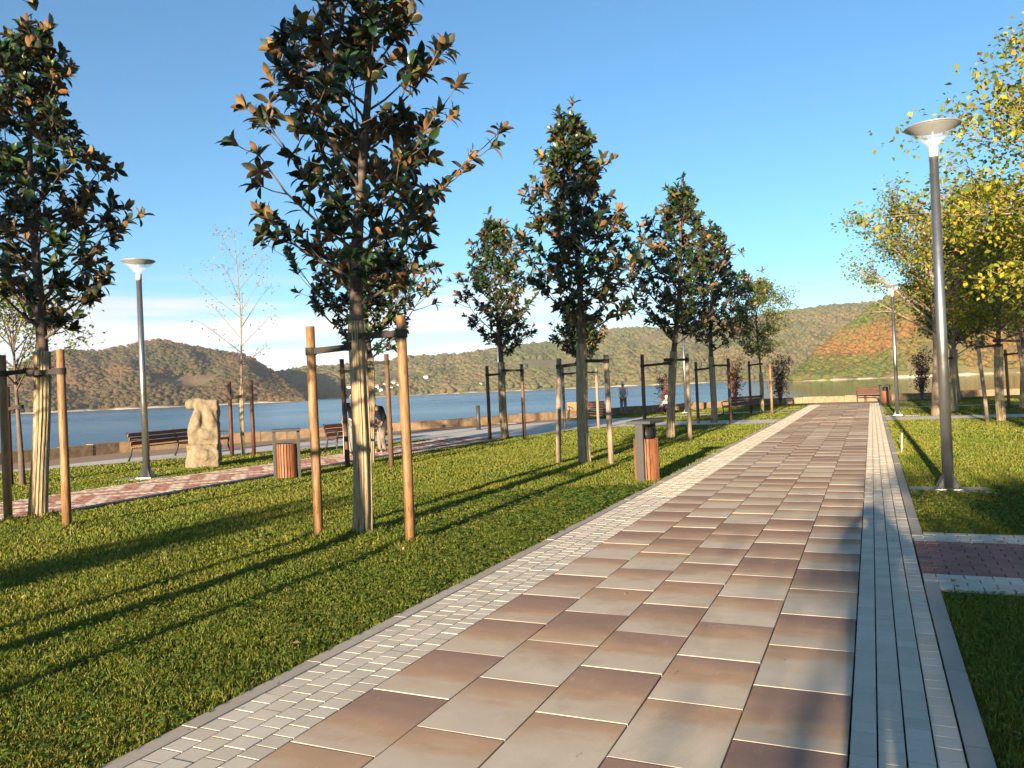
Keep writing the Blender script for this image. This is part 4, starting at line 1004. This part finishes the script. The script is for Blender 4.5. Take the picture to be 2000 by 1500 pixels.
def person(label, loc, rz, pose, top, legs, hair, hat=None, sleeve='long', sleeve_mat=None, shoe='shoe', group='people'):
    """pose: joint overrides, figure faces +Y, 1.72 m tall"""
    t = thing('person', label, 'person', loc, rz, group)
    J = dict(pel=((0, 0, 0.95), (0.145, 0.11)), wai=((0, 0, 1.10), (0.135, 0.10)), che=((0, 0, 1.30), (0.165, 0.115)), nek=((0, 0.0, 1.46), 0.058), hd0=((0, 0.015, 1.54), (0.066, 0.075)), hd1=((0, 0.02, 1.62), (0.076, 0.092)), hd2=((0, 0.01, 1.69), (0.058, 0.07)),
             nose=((0, 0.125, 1.585), 0.014), chin=((0, 0.085, 1.525), 0.03), earL=((-0.085, 0, 1.59), 0.016), earR=((0.085, 0, 1.59), 0.016))
    for s, n in ((-1, 'L'), (1, 'R')):
        J['sh' + n] = ((s * 0.185, 0, 1.41), 0.068); J['el' + n] = ((s * 0.235, -0.03, 1.12), 0.046); J['wr' + n] = ((s * 0.25, 0.05, 0.88), 0.030); J['pa' + n] = ((s * 0.25, 0.07, 0.81), (0.038, 0.02))
        J['hi' + n] = ((s * 0.095, 0, 0.90), 0.092); J['kn' + n] = ((s * 0.10, 0.02, 0.50), 0.060); J['an' + n] = ((s * 0.105, -0.02, 0.09), 0.040); J['to' + n] = ((s * 0.12, 0.15, 0.035), 0.034)
    for k, v in pose.items(): J[k] = (v, J[k][1])
    for n in 'LR':                                  # five fingers off each palm
        wv, pv = Vector(J['wr' + n][0]), Vector(J['pa' + n][0]); d = (pv - wv).normalized(); sd = d.orthogonal().normalized(); up = d.cross(sd)
        for k in range(4):
            b0 = pv + sd * (k - 1.5) * 0.018 + d * 0.02; ln = (0.065, 0.078, 0.072, 0.055)[k]
            J[f'f{k}a{n}'] = (tuple(b0 + d * 0.02), 0.009); J[f'f{k}b{n}'] = (tuple(b0 + d * ln * 0.6 + up * 0.008), 0.0085); J[f'f{k}c{n}'] = (tuple(b0 + d * ln + up * 0.024), 0.007)
        J['t1' + n] = (tuple(wv.lerp(pv, 0.6) + sd * 0.04), 0.011); J['t2' + n] = (tuple(pv + sd * 0.058 + d * 0.015), 0.009)
    B = [('pel', 'wai'), ('wai', 'che'), ('che', 'nek'), ('nek', 'hd0'), ('hd0', 'hd1'), ('hd1', 'hd2'), ('hd0', 'nose'), ('hd0', 'chin'), ('hd1', 'earL'), ('hd1', 'earR')]
    for n in 'LR':
        B += [('che', 'sh' + n), ('sh' + n, 'el' + n), ('el' + n, 'wr' + n), ('wr' + n, 'pa' + n), ('pel', 'hi' + n), ('hi' + n, 'kn' + n), ('kn' + n, 'an' + n), ('an' + n, 'to' + n), ('wr' + n, 't1' + n), ('t1' + n, 't2' + n)]
        for k in range(4): B += [('pa' + n, f'f{k}a{n}'), (f'f{k}a{n}', f'f{k}b{n}'), (f'f{k}b{n}', f'f{k}c{n}')]
    skin_part('body', J, B, M['skin'], t, root='pel')
    TB = [('pel', 'wai'), ('wai', 'che'), ('che', 'shL'), ('che', 'shR')]
    if sleeve_mat is None:
        TB += [('shL', 'elL'), ('shR', 'elR')]
        if sleeve == 'long': TB += [('elL', 'wrL'), ('elR', 'wrR')]
    skin_part('jacket' if sleeve == 'long' else 'shirt', J, TB, M[top], t, 0.018, root='pel')
    if sleeve_mat:
        for n in 'LR': skin_part('sleeve', J, [('sh' + n, 'el' + n), ('el' + n, 'wr' + n)], M[sleeve_mat], t, 0.014, root='sh' + n)
    skin_part('trousers', J, [('pel', 'hiL'), ('pel', 'hiR'), ('hiL', 'knL'), ('knL', 'anL'), ('hiR', 'knR'), ('knR', 'anR')], M[legs], t, 0.020, root='pel')
    for n in 'LR': skin_part('shoe', J, [('an' + n, 'to' + n)], M[shoe], t, 0.012, 1)
    h1, h2 = Vector(J['hd1'][0]), Vector(J['hd2'][0]); ax_ = (h2 - h1).normalized()
    hm = bmesh.new(); bmesh.ops.create_icosphere(hm, subdivisions=3, radius=1.0)
    q = Vector((0, 0, 1)).rotation_difference(ax_).to_matrix().to_4x4()
    fw = Vector(J['nose'][0]) - Vector(J['hd0'][0]); fw = (fw - ax_ * fw.dot(ax_)).normalized()
    bmesh.ops.delete(hm, geom=[v for v in hm.verts if v.co.z < (-0.05 if hat else -0.55) or (v.co.z < 0.25 and v.co.dot(q.inverted().to_3x3() @ fw) > 0.35)], context='VERTS')
    for v in hm.verts: v.co = h1 + ax_ * 0.015 + (q.to_3x3() @ Vector((v.co.x * 0.092, v.co.y * 0.108, v.co.z * 0.098)))
    me = bpy.data.meshes.new('hair'); hm.to_mesh(me); hm.free(); me.materials.append(M[hat or hair]); me.polygons.foreach_set('use_smooth', np.ones(len(me.polygons), bool))
    hr = obj('cap' if hat else 'hair', me, t); so = hr.modifiers.new('th', 'SOLIDIFY'); so.thickness = 0.012
    if hat:
        br = MB().lathe([(0.085, 0), (0.135, -0.012), (0.135, -0.006), (0.085, 0.012)], 24); o = br.build('brim', M[hat], hr, True); o.location = h1 + ax_ * 0.02; o.rotation_euler = q.to_euler()
    return t
# man in a cap, seen from behind, hands clasped at his back
person('man in cream cap and grey vest standing by the wall, hands behind his back', (-12.2, 41.3, 0), R(12),
       dict(elL=(-0.25, -0.10, 1.12), elR=(0.25, -0.10, 1.12), wrL=(-0.10, -0.19, 0.95), wrR=(0.10, -0.19, 0.93), paL=(-0.03, -0.20, 0.90), paR=(0.03, -0.21, 0.89), hd0=(0, 0.03, 1.54), hd1=(0, 0.045, 1.615), hd2=(0, 0.05, 1.68), anL=(-0.12, -0.02, 0.09), anR=(0.13, 0.0, 0.09)),
       'cl_vest', 'cl_grey', 'hair_white', 'cap', 'none', 'cl_white')
# crouching person by the red shrub
person('person in white top crouching on the grass by the red shrub', (-9.75, 40.0, 0), R(-60),
       dict(pel=(0, -0.12, 0.28), wai=(0, -0.06, 0.42), che=(0, 0.10, 0.60), nek=(0, 0.17, 0.74), hd0=(0, 0.21, 0.81), hd1=(0, 0.23, 0.89), hd2=(0, 0.24, 0.96), nose=(0, 0.335, 0.85), chin=(0, 0.30, 0.80), earL=(-0.085, 0.21, 0.86), earR=(0.085, 0.21, 0.86),
            shL=(-0.18, 0.13, 0.68), shR=(0.18, 0.13, 0.68), elL=(-0.24, 0.32, 0.50), elR=(0.24, 0.32, 0.50), wrL=(-0.12, 0.48, 0.48), wrR=(0.12, 0.48, 0.48), paL=(-0.07, 0.54, 0.48), paR=(0.07, 0.54, 0.48),
            hiL=(-0.10, -0.08, 0.28), hiR=(0.10, -0.08, 0.28), knL=(-0.16, 0.34, 0.46), knR=(0.16, 0.34, 0.46), anL=(-0.14, 0.12, 0.09), anR=(0.14, 0.12, 0.09), toL=(-0.15, 0.30, 0.035), toR=(0.15, 0.30, 0.035)),
       'cl_white', 'cl_maroon', 'hair_white')
# the pair at the bench behind the nearest magnolia
pl = person('white-haired man in black shirt standing with a cane, half hidden by the trunk', (-13.2, 18.35, 0), R(-150),
            dict(elR=(0.27, 0.04, 1.12), wrR=(0.27, 0.22, 0.98), paR=(0.27, 0.28, 0.95)), 'cl_black', 'cl_light', 'hair_white', None, 'short')
c_ = thing('walking_cane', 'thin white cane held by the white-haired man', 'cane', (-13.2, 18.35, 0), R(-150))
MB().tube([(0.27, 0.36, 0.0), (0.27, 0.325, 0.5), (0.27, 0.30, 0.94)], 0.011, 8).build('shaft', M['white_part'], c_, True)
MB().tube([(0.27, 0.36, 0.95), (0.27, 0.30, 0.965), (0.27, 0.23, 0.95)], 0.014, 8).build('handle', M['iron'], c_, True)
person('person in dark jacket stooping with one hand on the bench back', (-12.85, 19.15, 0), R(165),
       dict(pel=(0, -0.12, 0.90), wai=(0, -0.03, 1.04), che=(0, 0.12, 1.20), nek=(0, 0.22, 1.33), hd0=(0, 0.28, 1.39), hd1=(0, 0.32, 1.46), hd2=(0, 0.34, 1.53), nose=(0, 0.42, 1.41), chin=(0, 0.37, 1.355), earL=(-0.085, 0.30, 1.43), earR=(0.085, 0.30, 1.43),
            shL=(-0.185, 0.15, 1.28), shR=(0.185, 0.15, 1.28), elL=(-0.36, 0.20, 1.05), wrL=(-0.44, 0.34, 0.88), paL=(-0.46, 0.39, 0.85), elR=(0.24, 0.22, 1.02), wrR=(0.2, 0.38, 0.90), paR=(0.19, 0.43, 0.87), hiL=(-0.095, -0.10, 0.86), hiR=(0.095, -0.10, 0.86), knL=(-0.10, 0.06, 0.48), knR=(0.10, 0.0, 0.48)),
       'cl_black', 'cl_grey', 'hair_dark')
# the photographer, whose shadow lies on the path
ph_ = person('photographer standing behind the camera, only the shadow showing on the path', (0.06, -0.42, 0), 0,
             dict(elL=(-0.27, 0.12, 1.30), elR=(0.27, 0.12, 1.30), wrL=(-0.12, 0.27, 1.54), wrR=(0.12, 0.27, 1.54), paL=(-0.085, 0.31, 1.60), paR=(0.085, 0.31, 1.60)), 'cl_blue', 'cl_grey', 'hair_dark')
ph_.scale = (1.05, 1.05, 1.05)

# ------------------------------------------------------------------ grass (uncountable): blades and clover
def lawn_mask(x, y):
    far = lerp_tab(LAWN_FAR, y); p2f = lerp_tab(P2_FAR, y); pn = lerp_tab(PROM_NEAR, y)
    left = (x > far + 0.02) & (x < -3.30) & (y < 30.05)
    strip = (x < p2f - 0.02) & (x > pn + 0.03) & (y < 24.5)
    back = (x > -8.4) & (x < -3.38) & (y > 33.0) & (y < 47) & ~((y > 36.2 + (x + 10.2) * 0.71) & (y < 37.4 + (x + 10.2) * 0.71))
    back2 = (x > -12.2) & (x < -8.3) & (y > 37.5) & (y < 46) & (y < 41.3 + (x + 13.2) * 1.45 - 0.5)
    right = (x > 0.42) & (x < 16) & ~((y > 6.84) & (y < 9.24)) & (y < 50) & ~((y > 30.55 + 0.085 * x) & (y < 32.65 + 0.10 * x)) & ~((abs(y - 12.66) < 0.25) & (abs(x - 0.92) < 0.5)) & ~((abs(y - 33.87) < 0.4) & (abs(x - 0.85) < 0.75))
    return left | strip | back | back2 | right
def grass():
    rr = np.random.RandomState(8); xs, ys, ds = [], [], []
    for (d0, d1, dens) in ((1.8, 4.5, 6500), (4.5, 7, 4800), (7, 10, 2900), (10, 15, 1500), (15, 22, 750), (22, 32, 330), (32, 50, 130)):
        a0, a1 = R(-66), R(17); area = 0.5 * (d1 * d1 - d0 * d0) * (a1 - a0); n = int(area * dens)
        d = np.sqrt(rr.uniform(d0 * d0, d1 * d1, n)); a = rr.uniform(a0, a1, n); x, y = d * np.sin(a), d * np.cos(a); k = lawn_mask(x, y)
        xs.append(x[k]); ys.append(y[k]); ds.append(d[k])
    x, y, d = map(np.concatenate, (xs, ys, ds)); n = len(x)
    tall = np.ones(n)
    for (tx, ty) in ((-5.68, 7.96), (-6.13, 7.71), (-4.77, 7.59), (-11.85, 8.15), (-12.0, 7.68), (-10.3, 7.5), (-5.72, 16.27), (-11.28, 24.16), (-11.06, 15.9), (-3.57, 13.34), (-15.73, 15.33)):
        tall += 1.5 * np.exp(-((x - tx) ** 2 + (y - ty) ** 2) / 0.12)
    patch = np.array([mnoise.noise(Vector((a * 1.3, b * 1.3, 3))) + 0.6 * mnoise.noise(Vector((a * 4.5, b * 4.5, 7))) for a, b in zip(x, y)])
    h = (0.032 + 0.020 * patch) * rr.uniform(0.55, 1.5, n) * tall
    wd = 0.0024 * np.clip(d / 4.0, 1, 7) * rr.uniform(0.7, 1.4, n); an = rr.uniform(0, 6.283, n); ln = rr.uniform(0.15, 1.0, n) * h; la = rr.uniform(0, 6.283, n)
    cx, cy = np.cos(an) * wd, np.sin(an) * wd; lx, ly = np.cos(la) * ln, np.sin(la) * ln; z0 = np.full(n, -0.004)
    V = np.stack([np.stack([x - cx, y - cy, z0], 1), np.stack([x + cx, y + cy, z0], 1), np.stack([x + cx * .75 + lx * .4, y + cy * .75 + ly * .4, h * .62], 1), np.stack([x - cx * .75 + lx * .4, y - cy * .75 + ly * .4, h * .62], 1), np.stack([x + lx, y + ly, h], 1)], 1)
    F = np.array([(0, 1, 2), (0, 2, 3), (3, 2, 4)])[None] + (np.arange(n) * 5)[:, None, None]
    g_ = stuff(obj('lawn_grass', np_mesh('lawn_grass', V.reshape(-1, 3), F.reshape(-1, 3), M['grass'])))
    g_['label'] = 'short green lawn grass between the paths'; g_['category'] = 'grass'
    # clover along the near edge of the left lawn and scattered elsewhere
    n = 60000; d = np.sqrt(rr.uniform(2.0 ** 2, 13.0 ** 2, n)); a = rr.uniform(R(-60), R(16), n); x, y = d * np.sin(a), d * np.cos(a)
    prob = np.where(x < 0, np.exp(-np.abs(x + 3.5) / 1.3), 0.35); k = lawn_mask(x, y) & (rr.uniform(0, 1, n) < prob); x, y, d = x[k], y[k], d[k]; n = len(x)
    P, D, N, Sz = [], [], [], []
    for i in range(n):
        z = rr.uniform(0.025, 0.07); a = rr.uniform(0, 6.28); tl = (rr.uniform(-.4, .4), rr.uniform(-.4, .4), 1)
        for q in range(3):
            P.append((x[i], y[i], z)); D.append((math.cos(a + q * 2.094), math.sin(a + q * 2.094), rr.uniform(-.2, .25))); N.append(tl); Sz.append(rr.uniform(0.014, 0.024) * max(1, d[i] / 6))
    P, D, N, Sz = map(lambda q: np.array(q, float), (P, D, N, Sz))
    c = stuff(obj('lawn_clover', leaf_mesh('lawn_clover', P, D, N, Sz, M['clover'], SMALL_V, SMALL_F, np.full(len(P), 1.35))))
    c['label'] = 'low clover leaves growing along the lawn edge'; c['category'] = 'clover'
CL = [(0.0, (0.06, 0.11, 0.013, 1)), (0.6, (0.10, 0.17, 0.02, 1)), (1.0, (0.17, 0.23, 0.035, 1))]
M['clover'] = mat_leaf2('clover_leaf', CL, CL, 0.7, 0.3, 0.15)
grass()

# ------------------------------------------------------------------ thin autumn haze over the lake
hzm = bpy.data.materials.new('lake_haze'); hzm.use_nodes = True
hn, hl = hzm.node_tree.nodes, hzm.node_tree.links; hn.clear()
ho = hn.new('ShaderNodeOutputMaterial'); pv = hn.new('ShaderNodeVolumePrincipled')
pv.inputs['Color'].default_value = (0.86, 0.92, 1.0, 1); pv.inputs['Density'].default_value = 0.00016; pv.inputs['Anisotropy'].default_value = 0.2
hl.new(pv.outputs[0], ho.inputs['Volume'])
stuff(MB().box((0, 550, 81), (3840, 2740, 168)).build('haze', hzm))

# fallen leaves, scattered thinly over the lawns and along the kerbs
rr_ = np.random.RandomState(77); n_ = 420
fx = np.concatenate([rr_.uniform(0.45, 5, 150), rr_.uniform(-11, -3.3, 150), rr_.normal(-3.3, 0.22, 60), rr_.uniform(-2.6, 0.4, 60)])
fy = np.concatenate([rr_.uniform(3, 28, 150), rr_.uniform(3, 28, 150), rr_.uniform(2.5, 16, 60), rr_.uniform(3, 26, 60)])
fz = np.where(lawn_mask(fx, fy), 0.045, 0.036)
fd = np.stack([rr_.uniform(-1, 1, n_), rr_.uniform(-1, 1, n_), rr_.uniform(-.1, .3, n_)], 1); fn = np.stack([rr_.uniform(-.4, .4, n_), rr_.uniform(-.4, .4, n_), np.ones(n_)], 1)
fl = stuff(obj('fallen_leaves', leaf_mesh('fallen_leaves', np.stack([fx, fy, fz], 1), fd, fn, np.where(np.arange(n_) < 300, rr_.uniform(0.03, 0.07, n_), rr_.uniform(0.012, 0.03, n_)), M['dry'], SMALL_V, SMALL_F)))
fl['label'] = 'small dry leaves scattered over lawn and paving'; fl['category'] = 'leaves'
